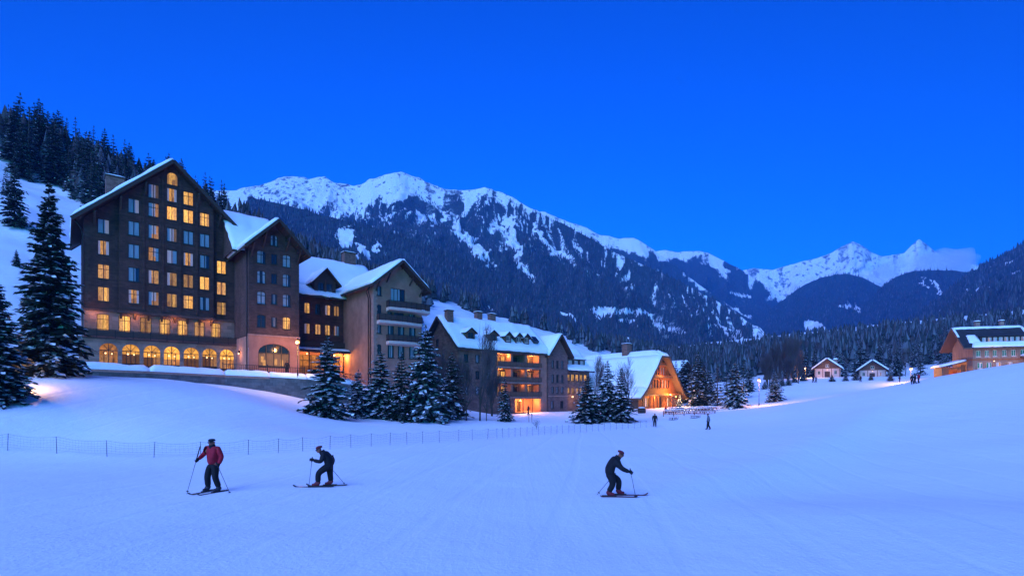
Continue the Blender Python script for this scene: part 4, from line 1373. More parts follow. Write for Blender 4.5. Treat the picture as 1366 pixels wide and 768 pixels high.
# mansard: steep lower band, dormer, flatter top
r_ = MB()
r_.hexa([(LW0, -1.3, 12.25), (LW1, -1.3, 12.25), (LW1, 2, 14.2), (LW0, 2, 14.2), (LW0, -1.3, 12.6), (LW1, -1.3, 12.6), (LW1, 2, 14.6), (LW0, 2, 14.6)], 'dark_timber')
LW2 = 25.4
r_.hexa([(LW0, 2, 14.2), (LW2, 2, 14.2), (LW2, 9, 20.6), (LW0, 9, 20.6), (LW0, 2, 14.6), (LW2, 2, 14.6), (LW2, 9, 21.0), (LW0, 9, 21.0)], 'roof_shingle')
r_.poly([(LW0, 9, 21.0), (LW2, 9, 21.0), (LW2, 9, 8), (LW0, 9, 8)][::-1], 'dark_timber'); r_.poly([(LW2 - .1, 2, 14.2), (LW2 - .1, 9, 20.6), (LW2 - .1, 9, 8), (LW2 - .1, 2, 8)], 'rose_stucco')
r_.build('roof', B)
s_ = MB(); snow_slab(s_, (LW0, -1.25, 12.63), (LW1, -1.25, 12.63), (LW1, 2, 14.62), (LW0, 2, 14.62), .3, 18, 6, 18, .3); snow_slab(s_, (LW0, 1.9, 14.5), (LW2, 1.9, 14.5), (LW2, 9, 21.02), (LW0, 9, 21.02), .5, 30, 14, 19); s_.build('roof_snow', B, smooth=True)
d_ = MB(); DX0, DX1, DY = 12.2, 15.7, -.2
wall(d_, [(DX0, 12.9), (DX1, 12.9), (DX1, 15.3), ((DX0 + DX1) / 2, 17.0), (DX0, 15.3)], [(12.75, 13.75, 13.5, 15.0, 0), (14.15, 15.15, 13.5, 15.0, 0)], 'dark_timber', .15, DY)
for a, sg in ((DX0, 1), (DX1, -1)):
    d_.poly([(a, DY, 12.9), (a, 4.5, 15.8), (a, 4.5, 16.0), (a, DY, 15.3)][::sg], 'dark_timber')
d_.box(13.9, 14.02, DY - .06, DY + .02, 13.3, 15.6, 'brown_timber')
dm = d_.build('dormer', B)
for a in (13.25, 14.65):
    fr, pn = win_meshes('d', 0, 1.0, 1.5, 0, 'frame_dark', 1, 0)
    o = put('dormer_window', fr, dm, (a, DY, 13.5)); put('dormer_pane', pn, dm, (a, DY, 13.5))
r2, s2 = MB(), MB()
mid = (DX0 + DX1) / 2
for ce in (DX0 - .7, DX1 + .7):
    z0 = 14.75
    q = [(ce, DY - .9, z0), (ce, 5.0, z0), (mid, 6.5, 17.4), (mid, DY - .9, 17.4)]
    r2.hexa([(x, y, z - .2) for x, y, z in q] + q, 'dark_timber')
    snow_slab(s2, q[0], q[1], q[2], q[3], .42, 8, 6, 28 if ce < mid else 29)
r2.build('dormer_roof', dm); s2.build('dormer_snow', dm, smooth=True)
for a in (10.6, 15.0, 16.6):
    point((a, -1.4, 2.9), 110 if a > 14 else 60, (1, .45, .11), .15, B)
    g = MB(); g.ball((a, -1.4, 3.2), .13, 'lamp_small', 8, 6); g.build('ceiling_lamp', B)
chimney(B, 22.0, 9.2, 17, 23.2, 2.2, 1.4)

# ------------------------------------------------------------------ balconied gabled house
B = thing('balconied_hotel', 'rose plastered gabled house with three dark curved balconies and a clean snow roof', 'hotel', (-21.1, 80, TB), TH)
W, D = 8.4, 17.
ZE, ZR, CM = 13.25, 17.55, 4.2
sl = (ZR - ZE) / (CM + .9)


def zr4(a, off=0):
    return ZR - sl * abs(a - CM) - off


w_ = MB(); hs = []
for a, z, ww, hh, k in ((.95, 12.6, .75, 1.5, 'd'), (4.1, 12.2, 2.5, 2.2, 'b'), (.95, 9.75, .75, 1.5, 'd'), (2.7, 9.4, .8, 1.7, 'd'), (4.3, 9.5, 1.7, 2.0, 'd'), (6.6, 9.5, 1.2, 1.8, 'd'), (.95, 6.8, .75, 1.5, 'd'), (2.9, 6.6, 1.1, 1.9, 'd'), (4.7, 6.6, 1.2, 1.9, 'd'), (6.7, 6.6, 1.2, 1.9, 'd'), (.95, 3.6, .75, 1.6, 'd'), (2.9, 3.4, 1.1, 2., 'd'), (4.7, 3.4, 1.2, 2., 'd'), (6.7, 3.4, 1.2, 2.0, 'd')):
    hs.append(window(B, a, 0, z, ww, hh, k, rise=.25 if ww < 2 else 0, mull=1 if ww < 2 else 3))
wall(w_, [(0, -4), (W, -4), (W, zr4(W, .3)), (CM, ZR - .3), (0, zr4(0, .3))], hs, 'rose_stucco')
for M_ in (faceM(0, D, -math.pi / 2), faceM(W, 0, math.pi / 2)):
    w_.M = M_; wall(w_, [(0, -4), (D, -4), (D, zr4(0, .25)), (0, zr4(0, .25))], [], 'rose_stucco')
w_.M = Matrix.Identity(4); w_.poly([(W, D, -4), (0, D, -4), (0, D, zr4(0, .3)), (CM, D, ZR - .3), (W, D, zr4(0, .3))], 'rose_stucco')
w_.build('wall', B)
q_ = MB(); quoins(q_, 0, 0, -1, zr4(0, .6)); q_.build('corner_stones', B)
for a0, a1, z, dp in ((2.1, 9.3, 10.15, 1.5), (.5, 7.9, 8.0, 1.35), (2.1, 8.0, 4.95, 1.35)):
    s_ = MB(); n = 8
    outer = [(a0 + (a1 - a0) * k / n, -(dp * (.72 + .28 * math.sin(math.pi * k / n)))) for k in range(n + 1)]
    for k in range(n):
        (x0, y0), (x1, y1) = outer[k], outer[k + 1]
        s_.hexa([(x0, y0, z - .42), (x1, y1, z - .42), (x1, .03, z - .62), (x0, .03, z - .62), (x0, y0, z), (x1, y1, z), (x1, .03, z), (x0, .03, z)], 'balcony_plaster')
    bal = s_.build('balcony', B)
    railing(bal, [(a0 + .05, -.02)] + [(x, y + .06) for x, y in outer] + [(a1 - .05, -.02)], z + .002, 1.0, 'iron', .2, 'balcony_railing', solid='dark_timber')
gable_roof(B, -.9, W + .9, ZE, ZE, CM, ZR, -1.6, D + .4, 'y', .32, (.5, .5), 41, rafters=4)
for a in (.4, 2.2, 6.2, 8.0):
    b_ = MB(); z = zr4(a, .3)
    b_.bar((a, .02, z - 1.5), (a, -1.3, z - .25), .17, .17, 'dark_timber'); b_.build('bracket', B)
downpipe(B, [(-.85, -.7, 13.1), (-.7, 1.1, 12.4), (-.12, 1.6, 11.6), (-.12, 1.6, -2)]); downpipe(B, [(-.85, -.9, 13.2), (-.6, .6, 12.5), (-.12, .95, 11.4), (-.12, .95, -2)])

# ------------------------------------------------------------------ long lodge with lit loggias
LP = (-9.6, 95, 0)
B = thing('long_lodge', 'long lodge with broad snow roof, five dormers and three lit loggia floors', 'lodge', LP, TH)
W, D = 21.9, 12.
ZE, ZR = 12.1, 18.0
w_ = MB()
LG0, LG1 = 9.0, 20.0
floors = [(9.15, 11.55), (6.2, 8.6), (3.3, 5.65)]
hl = [(LG0, LG1, z0, z1, 0) for z0, z1 in floors] + [(13.4, 20.3, .05, 2.75, 0)]
hs = []
for a in (1.6, 4.2, 6.8):
    for z in (10.2, 7.2, 4.3):
        hs.append(window(B, a, 0, z, 1.0, 1.5, 'd'))
hs.append(window(B, 11.6, 0, 1.6, 1.4, 2.2, 'd'))
wall(w_, [(0, -2), (W, -2), (W, ZE), (0, ZE)], hl[:0] + [h for h in hl] + hs, 'lodge_brick', .2)
w_.M = faceM(0, D, -math.pi / 2)
h2 = [(2.4, 3.4, 6.6, 8.1, 0), (6.2, 7.2, 6.6, 8.1, 0), (6.2, 7.2, 9.7, 11.2, 0), (4.2, 5.2, 12.8, 14.2, 0)]
wall(w_, [(0, -2), (D, -2), (D, ZE), (D / 2, ZR - .2), (0, ZE)], h2, 'lodge_brick')
w_.M = faceM(W, 0, math.pi / 2); wall(w_, [(0, -2), (D, -2), (D, ZE), (D / 2, ZR - .2), (0, ZE)], [], 'lodge_brick')
w_.M = Matrix.Identity(4); w_.poly([(W, D, -2), (0, D, -2), (0, D, ZE), (W, D, ZE)], 'lodge_brick')
w_.build('wall', B)
for h in h2:
    window(B, 0, D - (h[0] + h[1]) / 2, (h[2] + h[3]) / 2, h[1] - h[0], h[3] - h[2], 'd', rotz=-math.pi / 2)
# loggias: floor, back wall, piers, doors, rail
for k, (z0, z1) in enumerate(floors):
    g = MB()
    dpt = 1.8
    g.poly([(LG0, .2, z0), (LG1, .2, z0), (LG1, dpt, z0), (LG0, dpt, z0)], 'pale_stone')
    g.poly([(LG0, .2, z1), (LG0, dpt, z1), (LG1, dpt, z1), (LG1, .2, z1)], 'rose_stucco')
    g.poly([(LG0, .2, z0), (LG0, dpt, z0), (LG0, dpt, z1), (LG0, .2, z1)], 'rose_stucco'); g.poly([(LG1, .2, z0), (LG1, .2, z1), (LG1, dpt, z1), (LG1, dpt, z0)], 'rose_stucco')
    g.poly([(LG0, dpt, z0), (LG1, dpt, z0), (LG1, dpt, z1), (LG0, dpt, z1)], 'lodge_brick')
    for a in (12.6, 16.4):
        g.box(a - .22, a + .22, .02, dpt - .01, z0 + .003, z1 - .003, 'rose_stucco')
    lo = g.build('loggia', B)
    railing(lo, [(LG0 - .3, -.5), (LG1 + .3, -.5)], z0 - .15, 1.0, 'dark_timber', .25, 'loggia_railing', solid='brown_timber')
    s_ = MB(); s_.box(LG0 - .4, LG1 + .4, -.62, .01, z0 - .42, z0 - .14, 'pale_stone'); s_.build('loggia_slab', lo)
    for a, kd in ((10.2, 'l'), (11.7, 'l'), (13.6, 'd'), (14.9, 'd'), (17.4, 'l'), (18.8, 'f')):
        fr, pn = win_meshes(kd, wrng.randrange(len(PANES[kd])), 1.1, 2.0, 0, 'frame_dark', 1, 0)
        put('glass_door', fr, lo, (a, dpt - .2, z0 + .02)); put('glass_door_pane', pn, lo, (a, dpt - .2, z0 + .02))
    for a, wt in (((10.3, 60), (12.2, 30), (18.6, 85)), ((10.4, 38), (15.8, 6), (17.6, 55)), ((10.4, 12), (15.8, 6), (17.6, 42)))[k]:
        point((a, .8, z1 - .3), wt, (1, .47, .12), .12, B, 'loggia_light')
g = MB(); x0, x1, dp = 13.4, 20.3, 3.0
g.poly([(x0, .2, .05), (x1, .2, .05), (x1, dp, .05), (x0, dp, .05)], 'pale_stone'); g.poly([(x0, .2, 2.75), (x0, dp, 2.75), (x1, dp, 2.75), (x1, .2, 2.75)], 'rose_stucco')
g.poly([(x0, .2, .05), (x0, dp, .05), (x0, dp, 2.75), (x0, .2, 2.75)], 'rose_stucco'); g.poly([(x1, .2, .05), (x1, .2, 2.75), (x1, dp, 2.75), (x1, dp, .05)], 'rose_stucco')
g.poly([(x0, dp, .05), (x1, dp, .05), (x1, dp, 2.75), (x0, dp, 2.75)], 'rose_stucco')
for a in (15.7, 18.3):
    g.box(a - .06, a + .06, .1, .22, .05, 2.74, 'dark_timber')
g.box(16.6, 17.5, dp - .06, dp - .005, .06, 2.2, 'dark_timber')
en = g.build('entrance', B)
g = MB(); g.ball((15.9, 1.2, 2.5), .16, 'lamp_glow', 8, 6); g.bar((15.9, 1.2, 2.6), (15.9, 1.2, 2.75), .03, .03, 'iron'); g.build('entrance_lamp', B)
point((15.9, .9, 2.0), 260, (1, .46, .10), .15, B, 'entrance_light')
point((19.2, 1.0, 2.2), 90, (1, .5, .12), .15, B, 'entrance_light')
ps_ = MB(); ps_.box(20.35, W + .12, -.12, .02, -2, ZE - .4, 'rose_stucco'); ps_.build('corner_pier', B)
gable_roof(B, -.95, D + .95, 11.9, 11.9, D / 2, ZR + .35, -.9, W + .9, 'x', .3, (.55, .5), 51)
rs = (ZR + .35 - 11.9) / (D / 2 + .95)
for i, a in enumerate((2.9, 8.2, 12.0, 14.7, 16.8)):
    big = i < 2
    zb = 14.0; yb = -.95 + (zb - .85 - 11.9) / rs; hw = .95 if big else .75
    d_ = MB()
    wall(d_, [(a - hw, zb - .6), (a + hw, zb - .6), (a + hw, zb + 1.15), (a, zb + 1.75), (a - hw, zb + 1.15)], [(a - hw + .3, a + hw - .3, zb + .1, zb + 1.05, 0)], 'brown_timber', .12, yb)
    for x, sg in ((a - hw, 1), (a + hw, -1)):
        d_.poly([(x, yb, zb - .6), (x, yb + 3.0, zb + 1.25), (x, yb + 2.4, zb + 1.15), (x, yb, zb + 1.15)][::sg], 'brown_timber')
    dm = d_.build('dormer', B)
    fr, pn = win_meshes('d', 0, hw * 2 - .6, .95, 0, 'frame_white' if not big else 'frame_dark', 1, 0)
    put('dormer_window', fr, dm, (a, yb - .05, zb + .1)); put('dormer_pane', pn, dm, (a, yb - .05, zb + .1))
    r2, s2 = MB(), MB()
    for ce in (a - hw - .4, a + hw + .4):
        q = [(ce, yb - .45, zb + .95), (ce, yb + 2.6, zb + .95), (a, yb + 3.4, zb + 1.95), (a, yb - .45, zb + 1.95)]
        r2.hexa([(x, y, z - .13) for x, y, z in q] + q, 'dark_timber'); snow_slab(s2, *q, .26, 4, 4, 60 + i, .06)
    r2.build('dormer_roof', dm); s2.build('dormer_snow', dm, smooth=True)
sk_ = MB(); sk_.M = Matrix.Translation((19.6, 1.25, 14.55)) @ Matrix.Rotation(math.atan(rs), 4, 'X'); sk_.box(-.6, .6, -.8, .8, .1, .75, 'glass_dark'); sk_.build('skylight', B)
for a, y in ((.9, 4.6), (9.0, 6.2), (12.6, 6.4)):
    chimney(B, a, y, 15.5, 20.0 if a > 2 else 19.3, 1.3, 1.1)
# tower with cross gable next to it
B = thing('mauve_brick_tower_house', 'mauve brick house with narrow cross gable, between the long lodge and the small wing', 'house', LP, TH)
w_ = MB(); hs = []
x0, x1, yF = 22.3, 28.1, -.35
for a in (23.6, 25.0, 26.5):
    for z in (10.0, 7.0, 4.6):
        hs.append(window(B, a, yF, z, .7, 1.7 if z > 5 else 1.4, 'd', fm='frame_dark'))
for a in (23.5, 26.3):
    hs.append(window(B, a, yF, 1.5, .9, 1.6, 'd'))
cm = (x0 + x1) / 2
wall(w_, [(x0, -2), (x1, -2), (x1, 12.0), (cm, 15.8), (x0, 12.0)], hs, 'mauve_brick', .2, yF)
for M_ in (faceM(x0, 10, -math.pi / 2), faceM(x1, yF, math.pi / 2)):
    w_.M = M_; wall(w_, [(0, -2), (10 - yF, -2), (10 - yF, 12.), (0, 12.)], [], 'mauve_brick')
w_.M = Matrix.Identity(4); w_.poly([(x1, 10, -2), (x0, 10, -2), (x0, 10, 12), (cm, 10, 15.8), (x1, 10, 12)], 'mauve_brick')
w_.build('wall', B)
b_ = MB(); b_.box(x0 - .08, x1 + .08, yF - .1, yF + .02, 3.2, 3.4, 'quoin_stone'); b_.build('string_course', B)
gable_roof(B, x0 - .75, x1 + .75, 11.6, 11.6, cm, 16.3, yF - 1.1, 10.5, 'y', .28, (.5, .5), 61, rafters=3)
# small wing with swept snow roof
B = thing('swept_roof_wing', 'small house with swept snow roof and lit window band, right of the mauve tower', 'house', LP, TH)
w_ = MB(); hs = []
x0, x1, yF, D = 28.3, 36.2, .6, 9.
for a in np.linspace(29.4, 34.9, 5):
    hs.append(window(B, a, yF, 7.35, .95, 1.5, 'l', mull=1)); hs.append(window(B, a, yF, 4.5, .8, 1.3, 'c' if a < 33 else 'h'))
wall(w_, [(x0, -2), (x1, -2), (x1, 9.2), (x0, 9.2)], hs, 'lodge_brick', .2, yF)
w_.M = faceM(x1, yF, math.pi / 2); wall(w_, [(0, -2), (D, -2), (D, 9.2), (D / 2, 13.8), (0, 9.2)], [], 'lodge_brick')
w_.M = Matrix.Identity(4); w_.poly([(x1, yF + D, -2), (x0, yF + D, -2), (x0, yF + D, 9.2), (x1, yF + D, 9.2)], 'lodge_brick')
w_.build('wall', B)
r_, s_ = MB(), MB()
for (ya, za), (yb, zb), th in (((yF - 1.1, 8.9), (yF + .5, 9.9), .5), ((yF + .5, 9.9), (yF + 4.5, 14.2), .5)):
    r_.hexa([(x0, ya, za - .3), (x1 + .6, ya, za - .3), (x1 + .6, yb, zb - .3), (x0, yb, zb - .3), (x0, ya, za), (x1 + .6, ya, za), (x1 + .6, yb, zb), (x0, yb, zb)], 'roof_shingle')
    snow_slab(s_, (x0, ya, za + .02), (x1 + .55, ya, za + .02), (x1 + .55, yb, zb + .02), (x0, yb, zb + .02), th, 14, 8, int(za * 7))
r_.hexa([(x0, yF + 4.5, 13.9), (x1 + .6, yF + 4.5, 13.9), (x1 + .6, yF + D + .8, 9), (x0, yF + D + .8, 9), (x0, yF + 4.5, 14.2), (x1 + .6, yF + 4.5, 14.2), (x1 + .6, yF + D + .8, 9.3), (x0, yF + D + .8, 9.3)], 'roof_shingle')
r_.build('roof', B); s_.build('roof_snow', B, smooth=True)
d_ = MB(); hs = [(a - .55, a + .55, 10.3, 11.2, 0) for a in (30.3, 32.2, 34.1)]
wall(d_, [(29.3, 10.0), (35.1, 10.0), (35.1, 11.35), (29.3, 11.35)], hs, 'dark_timber', .12, yF + .35)
d_.poly([(29.3, yF + .35, 10), (29.3, yF + 2.3, 11.6), (29.3, yF + 2.2, 12.2), (29.3, yF + .35, 11.35)], 'dark_timber')
d_.hexa([(29.1, yF + .05, 11.36), (35.3, yF + .05, 11.36), (35.3, yF + 2.7, 12.4), (29.1, yF + 2.7, 12.4), (29.1, yF + .05, 11.5), (35.3, yF + .05, 11.5), (35.3, yF + 2.7, 12.55), (29.1, yF + 2.7, 12.55)], 'dark_timber')
dm = d_.build('dormer', B)
for a in (30.3, 32.2, 34.1):
    fr, pn = win_meshes('b', 0, 1.1, .9, 0, 'frame_white', 1, 0)
    put('dormer_window', fr, dm, (a, yF + .3, 10.3)); put('dormer_pane', pn, dm, (a, yF + .3, 10.3))
s2 = MB(); snow_slab(s2, (29.1, yF + .05, 11.52), (35.3, yF + .05, 11.52), (35.3, yF + 2.7, 12.57), (29.1, yF + 2.7, 12.57), .35, 12, 4, 77); s2.build('dormer_snow', dm, smooth=True)
point((30.5, -1.2, 3.0), 40, parent=B); g = MB(); g.box(30.4, 30.6, -.02 + yF - .3, yF + .02, 3.0, 3.3, 'lamp_small'); g.build('wall_lamp', B)

# ------------------------------------------------------------------ A-frame chalet
B = thing('aframe_chalet', 'timber A-frame chalet with huge snow roof and glowing gable', 'chalet', (26.2, 110, .6), TH)
W, D, CM = 16., 21., 8.
ZR, ZT = 12.3, 11.3
w_ = MB(); hs = []


def za(a):
    return 2.7 + (a if a < CM else W - a) * 1.22


for z, aa in ((8.1, np.linspace(6.1, 9.9, 5)), (5.4, np.linspace(4.2, 11.8, 8))):
    for a in aa:
        hs.append(window(B, a, 0, z, .62, 2.0 if z > 6 else 1.9, 'd', fm='honey_timber', mull=0))
hs += [(7.2, 8.9, -.02, 2.35, 0), (2.2, 4.3, .4, 2.3, 0), (10.6, 12.4, .4, 2.3, 0)]
wall(w_, [(.4, -1.5), (W - .4, -1.5), (W - .4, za(.4)), (9.2, 11.3), (6.8, 11.3), (.4, za(.4))], hs, 'honey_timber')
for M_ in (faceM(.4, D, -math.pi / 2), faceM(W - .4, 0, math.pi / 2)):
    w_.M = M_; wall(w_, [(0, -1.5), (D, -1.5), (D, 3.1), (0, 3.1)], [], 'brown_timber')
w_.M = Matrix.Identity(4); w_.poly([(W - .4, D, -1.5), (.4, D, -1.5), (.4, D, 3), (CM, D, 12), (W - .4, D, 3)], 'brown_timber')
w_.build('wall', B)
for a0, a1 in ((2.2, 4.3), (10.6, 12.4)):
    window(B, (a0 + a1) / 2, 0, 1.35, a1 - a0, 1.9, 'f', fm='brown_timber', mull=2)
d_ = MB(); d_.box(7.22, 8.88, .1, .18, -.02, 2.34, 'dark_timber'); dr = d_.build('door', B)
d_ = MB(); d_.ball((8.7, .06, 1.1), .05, 'iron', 6, 5); d_.build('handle', dr)
t_ = MB()
for z, a0, a1, pr in ((2.75, .6, W - .6, 1.0), (6.75, 3.0, W - 3.0, .55), (9.5, 5.2, W - 5.2, .4)):
    t_.box(a0, a1, -pr, .0 - .004, z, z + .28, 'brown_timber'); t_.box(a0 + .1, a1 - .1, -pr * .9, -.004, z + .283, z + .55, 'honey_timber')
t_.build('gable_beam', B)
t_ = MB()
for a in (.9, 4.9, 6.5, 9.6, 11.2, 15.1):
    t_.box(a - .11, a + .11, -.95, -.73, -1.5, 2.75, 'honey_timber')
t_.build('porch_post', B)
# bell-cast roof in two pitches, with a clipped ridge
r_, s_ = MB(), MB()
prof = [(-1.0, 2.25), (1.2, 4.15), (CM - 1.3, 11.35), (CM, 12.5)]
E0, E1 = -1.7, D + .5
for sg in (0, 1):
    for k in range(3):
        (c0, z0), (c1, z1) = prof[k], prof[k + 1]
        if sg:
            c0, c1 = W - c0, W - c1
        e0a = E0 + (0 if k < 2 else .0); e0b = E0 + (2.2 if k == 2 else 0)
        q = [(c0, e0a, z0), (c0, E1, z0), (c1, E1, z1), (c1, e0b, z1)]
        lo = [(x, y, z - .35) for x, y, z in q]
        r_.hexa(lo + q, 'brown_timber')
        snow_slab(s_, *[(x, y, z + .01) for x, y, z in q], .55 if sg == 0 else (.5 if k == 2 else .12), 24, 8, 90 + k + sg * 5, .1)
q = [(CM - 1.3, E0, 11.35), (CM + 1.3, E0, 11.35), (CM + .02, E0 + 2.2, 12.5), (CM - .02, E0 + 2.2, 12.5)]
r_.hexa([(x, y, z - .3) for x, y, z in q] + q, 'brown_timber'); snow_slab(s_, *[(x, y, z + .01) for x, y, z in q], .5, 8, 6, 99, .05)
for sg in (0, 1):
    for k in range(2):
        (c0, z0), (c1, z1) = prof[k], prof[k + 1]
        if sg:
            c0, c1 = W - c0, W - c1
        r_.bar((c0, E0 - .06, z0 - .2), (c1, E0 - .06, z1 - .2), .14, .5, 'brown_timber')
r_.bar((CM - 1.5, E0 - .06, 11.2), (CM + 1.5, E0 - .06, 11.2), .14, .4, 'brown_timber')
r_.build('roof', B); s_.build('roof_snow', B, smooth=True)
chimney(B, CM - .6, 8.2, 10.5, 14.6, 1.7, 1.5)
g = MB(); g.bar((10.4, -.02, 3.2), (10.4, -1.25, 3.3), .06, .06, 'iron'); g.ball((10.4, -1.25, 3.05), .20, 'lamp_glow', 8, 6); g.ball((12.6, -1.25, 2.6), .16, 'lamp_glow', 8, 6); g.bar((12.6, -.8, 2.7), (12.6, -1.25, 2.7), .05, .05, 'iron'); g.build('gable_lamp', B)
point((10.4, -2.0, 3.6), 430, (1, .44, .09), .2, B); point((11.6, -2.6, 1.8), 110, (1, .52, .15), .2, B); point((5.0, -1.4, 2.3), 130, (1, .47, .12), .2, B)
point((8.0, -1.3, 7.2), 90, (1, .40, .09), .2, B, 'gable_light')

# ------------------------------------------------------------------ timber chalet on the right
B = thing('timber_chalet', 'orange-lit timber chalet with dark roof, snow along the eave and a long dormer', 'chalet', (101, 115, 7.4), math.radians(-17.5))
W, D = 9.9, 9.
ZE, ZR, CM = 6.9, 11.1, 4.5
w_ = MB(); hs = []
for a, k in ((1.0, 'd'), (2.55, 'd'), (3.95, 'd'), (5.6, 'd'), (7.2, 'd'), (8.8, 'd')):
    hs.append(window(B, a, 0, 5.2, .75, 1.35, k, fm='frame_white'))
for a, k in ((1.3, 'd'), (2.9, 'd'), (4.6, 'h'), (6.6, 'h')):
    hs.append(window(B, a, 0, 2.6, .9, 1.3, k, fm='frame_white'))
wall(w_, [(0, -2), (W, -2), (W, ZE), (0, ZE)], hs, 'weathered_timber')
w_.M = faceM(0, D, -math.pi / 2); wall(w_, [(0, -2), (D, -2), (D, ZE), (D / 2, ZR - .2), (0, ZE)], [], 'weathered_timber')
w_.M = faceM(W, 0, math.pi / 2); wall(w_, [(0, -2), (D, -2), (D, ZE), (D / 2, ZR - .2), (0, ZE)], [], 'weathered_timber')
w_.M = Matrix.Identity(4); w_.poly([(W, D, -2), (0, D, -2), (0, D, ZE), (W, D, ZE)], 'weathered_timber')
w_.build('wall', B)
t_ = MB(); t_.box(-.12, W + .05, -.12, -.003, 3.75, 4.0, 'honey_timber'); t_.box(-.14, -.003, 0, D, 3.75, 4.0, 'honey_timber'); t_.build('wall_beam', B)
gable_roof(B, -1.0, D + 1.0, 6.45, 6.45, CM, ZR + .3, -2.0, W + .9, 'x', .26, (0, .3), 111, fascia='brown_timber')
rs = (ZR + .3 - 6.45) / (CM + 1.0)
s_ = MB()


def onroof(x, z, up=.02):
    return (x, -1.0 + (z - 6.45) / rs, z + up)


snow_slab(s_, onroof(-.6, 6.5), onroof(W + .9, 6.5), onroof(W + .9, 7.55), onroof(.1, 7.55), .3, 22, 5, 7, .2)
snow_slab(s_, onroof(-.55, 7.5), onroof(1.6, 7.5), onroof(1.7, 9.3), onroof(-.35, 9.3), .26, 8, 8, 17, .2)
snow_slab(s_, onroof(-2.0, 9.0), onroof(-1.65, 9.0), onroof(-1.6, 11.3), onroof(-2.0, 11.3), .3, 4, 8, 27, .03)
snow_slab(s_, onroof(-2.0, 11.0), onroof(W + .9, 11.0), onroof(W + .9, 11.38), onroof(-2.0, 11.38), .26, 24, 3, 37, .1)
snow_slab(s_, onroof(W + .5, 7.4), onroof(W + .95, 7.4), onroof(W + .95, 11.1), onroof(W + .5, 11.1), .32, 4, 10, 47, .03)
s_.build('eave_snow', B, smooth=True)
d_ = MB(); zb = 7.55; yb = -1.0 + (zb - 6.45) / rs + .05
hs = []
for i in range(8):
    a = 2.15 + i * .98
    hs.append((a - .32, a + .32, zb + .15, zb + 1.15, 0))
wall(d_, [(1.6, zb), (9.6, zb), (9.6, zb + 1.3), (1.6, zb + 1.3)], hs, 'dark_timber', .1, yb)
for x, sg in ((1.6, 1), (9.6, -1)):
    d_.poly([(x, yb, zb), (x, yb + 1.7, zb + 1.35), (x, yb, zb + 1.3)][::sg], 'dark_timber')
d_.hexa([(1.2, yb - .4, zb + 1.32), (9.9, yb - .4, zb + 1.32), (9.9, yb + 2.3, zb + 1.95), (1.2, yb + 2.3, zb + 1.95), (1.2, yb - .4, zb + 1.45), (9.9, yb - .4, zb + 1.45), (9.9, yb + 2.3, zb + 2.08), (1.2, yb + 2.3, zb + 2.08)], 'roof_shingle')
dm = d_.build('long_dormer', B)
for i in range(8):
    fr, pn = win_meshes('ph'[i % 3 == 1], i % 3, .64, 1.0, 0, 'frame_white', 1, 0)
    put('dormer_window', fr, dm, (2.15 + i * .98, yb - .06, zb + .15)); put('dormer_pane', pn, dm, (2.15 + i * .98, yb - .06, zb + .15))
chimney(B, 2.9, 4.9, 10.2, 12.6, .8, .8, 'pale_stone', .3); chimney(B, 7.4, 4.9, 10.2, 12.6, .7, .7, 'pale_stone', .3)
pl_ = MB(); pl_.box(8.3, 12.2, -2.6, .0 - .004, 4.1, 4.3, 'brown_timber')
for a in (8.5, 10.3):
    pl_.box(a - .08, a + .08, -2.5, -2.3, -1, 4.1, 'brown_timber')
pr_ = pl_.build('porch_roof', B)
s_ = MB(); snow_slab(s_, (8.25, -2.65, 4.32), (12.2, -2.65, 4.32), (12.2, -.05, 5.2), (8.25, -.05, 4.5), .5, 8, 6, 57); s_.build('porch_snow', pr_, smooth=True)
railing(B, [(4.8, -2.2), (9.8, -2.2)], 1.9, .9, 'brown_timber', .4, 'terrace_railing')
point((3.0, -3.2, 3.6), 60, (1, .45, .15), .3, B); point((-1.8, 3.0, 1.8), 60, (1, .45, .12), .2, B); point((7.5, -2.6, 3.3), 45, (1, .45, .15), .2, B); point((-2.2, 1.0, 5.2), 8, (1, .36, .1), .2, B)
for x, y, z in ((3.7, -.2, 3.5), (-.2, 3.0, 2.2)):  # wall lamps added as an assumed source for the warm light on the facade
    g = MB(); g.ball((x, y, z), .12, 'lamp_small', 7, 5); g.bar((x, y, z + .1), (x, y + .22, z + .18) if y < 0 else (x + .22, y, z + .18), .05, .05, 'iron'); g.build('wall_lamp', B)
B2 = thing('timber_shed', 'low open timber shed with snow roof, leaning by the left gable of the timber chalet', 'shed', (101, 115, 7.4), math.radians(-17.5))
h_ = MB()
h_.box(-4.6, -4.4, 2.6, 6.6, -2, 2.3, 'brown_timber'); h_.box(-4.4, -.16, 6.4, 6.6, -2, 2.6, 'honey_timber')
h_.box(-4.4, -3.3, 2.6, 2.75, -2, 2.3, 'honey_timber'); h_.box(-1.2, -.17, 2.6, 2.75, -2, 2.9, 'honey_timber'); h_.box(-3.3, -1.2, 2.6, 2.75, 1.9, 2.3, 'honey_timber')
h_.build('wall', B2)
h_ = MB(); q = [(-5.0, 2.1, 2.3), (-.17, 2.1, 3.6), (-.17, 7.0, 3.6), (-5.0, 7.0, 2.3)]
h_.hexa(q + [(x, y, z + .18) for x, y, z in q], 'brown_timber'); h_.build('roof', B2)
s_ = MB(); snow_slab(s_, *[(x, y, z + .2) for x, y, z in (q[0], q[3], q[2], q[1])], .45, 8, 8, 67); s_.build('roof_snow', B2, smooth=True)
point((-2.4, 4.4, 1.7), 70, (1, .45, .12), .15, B2)

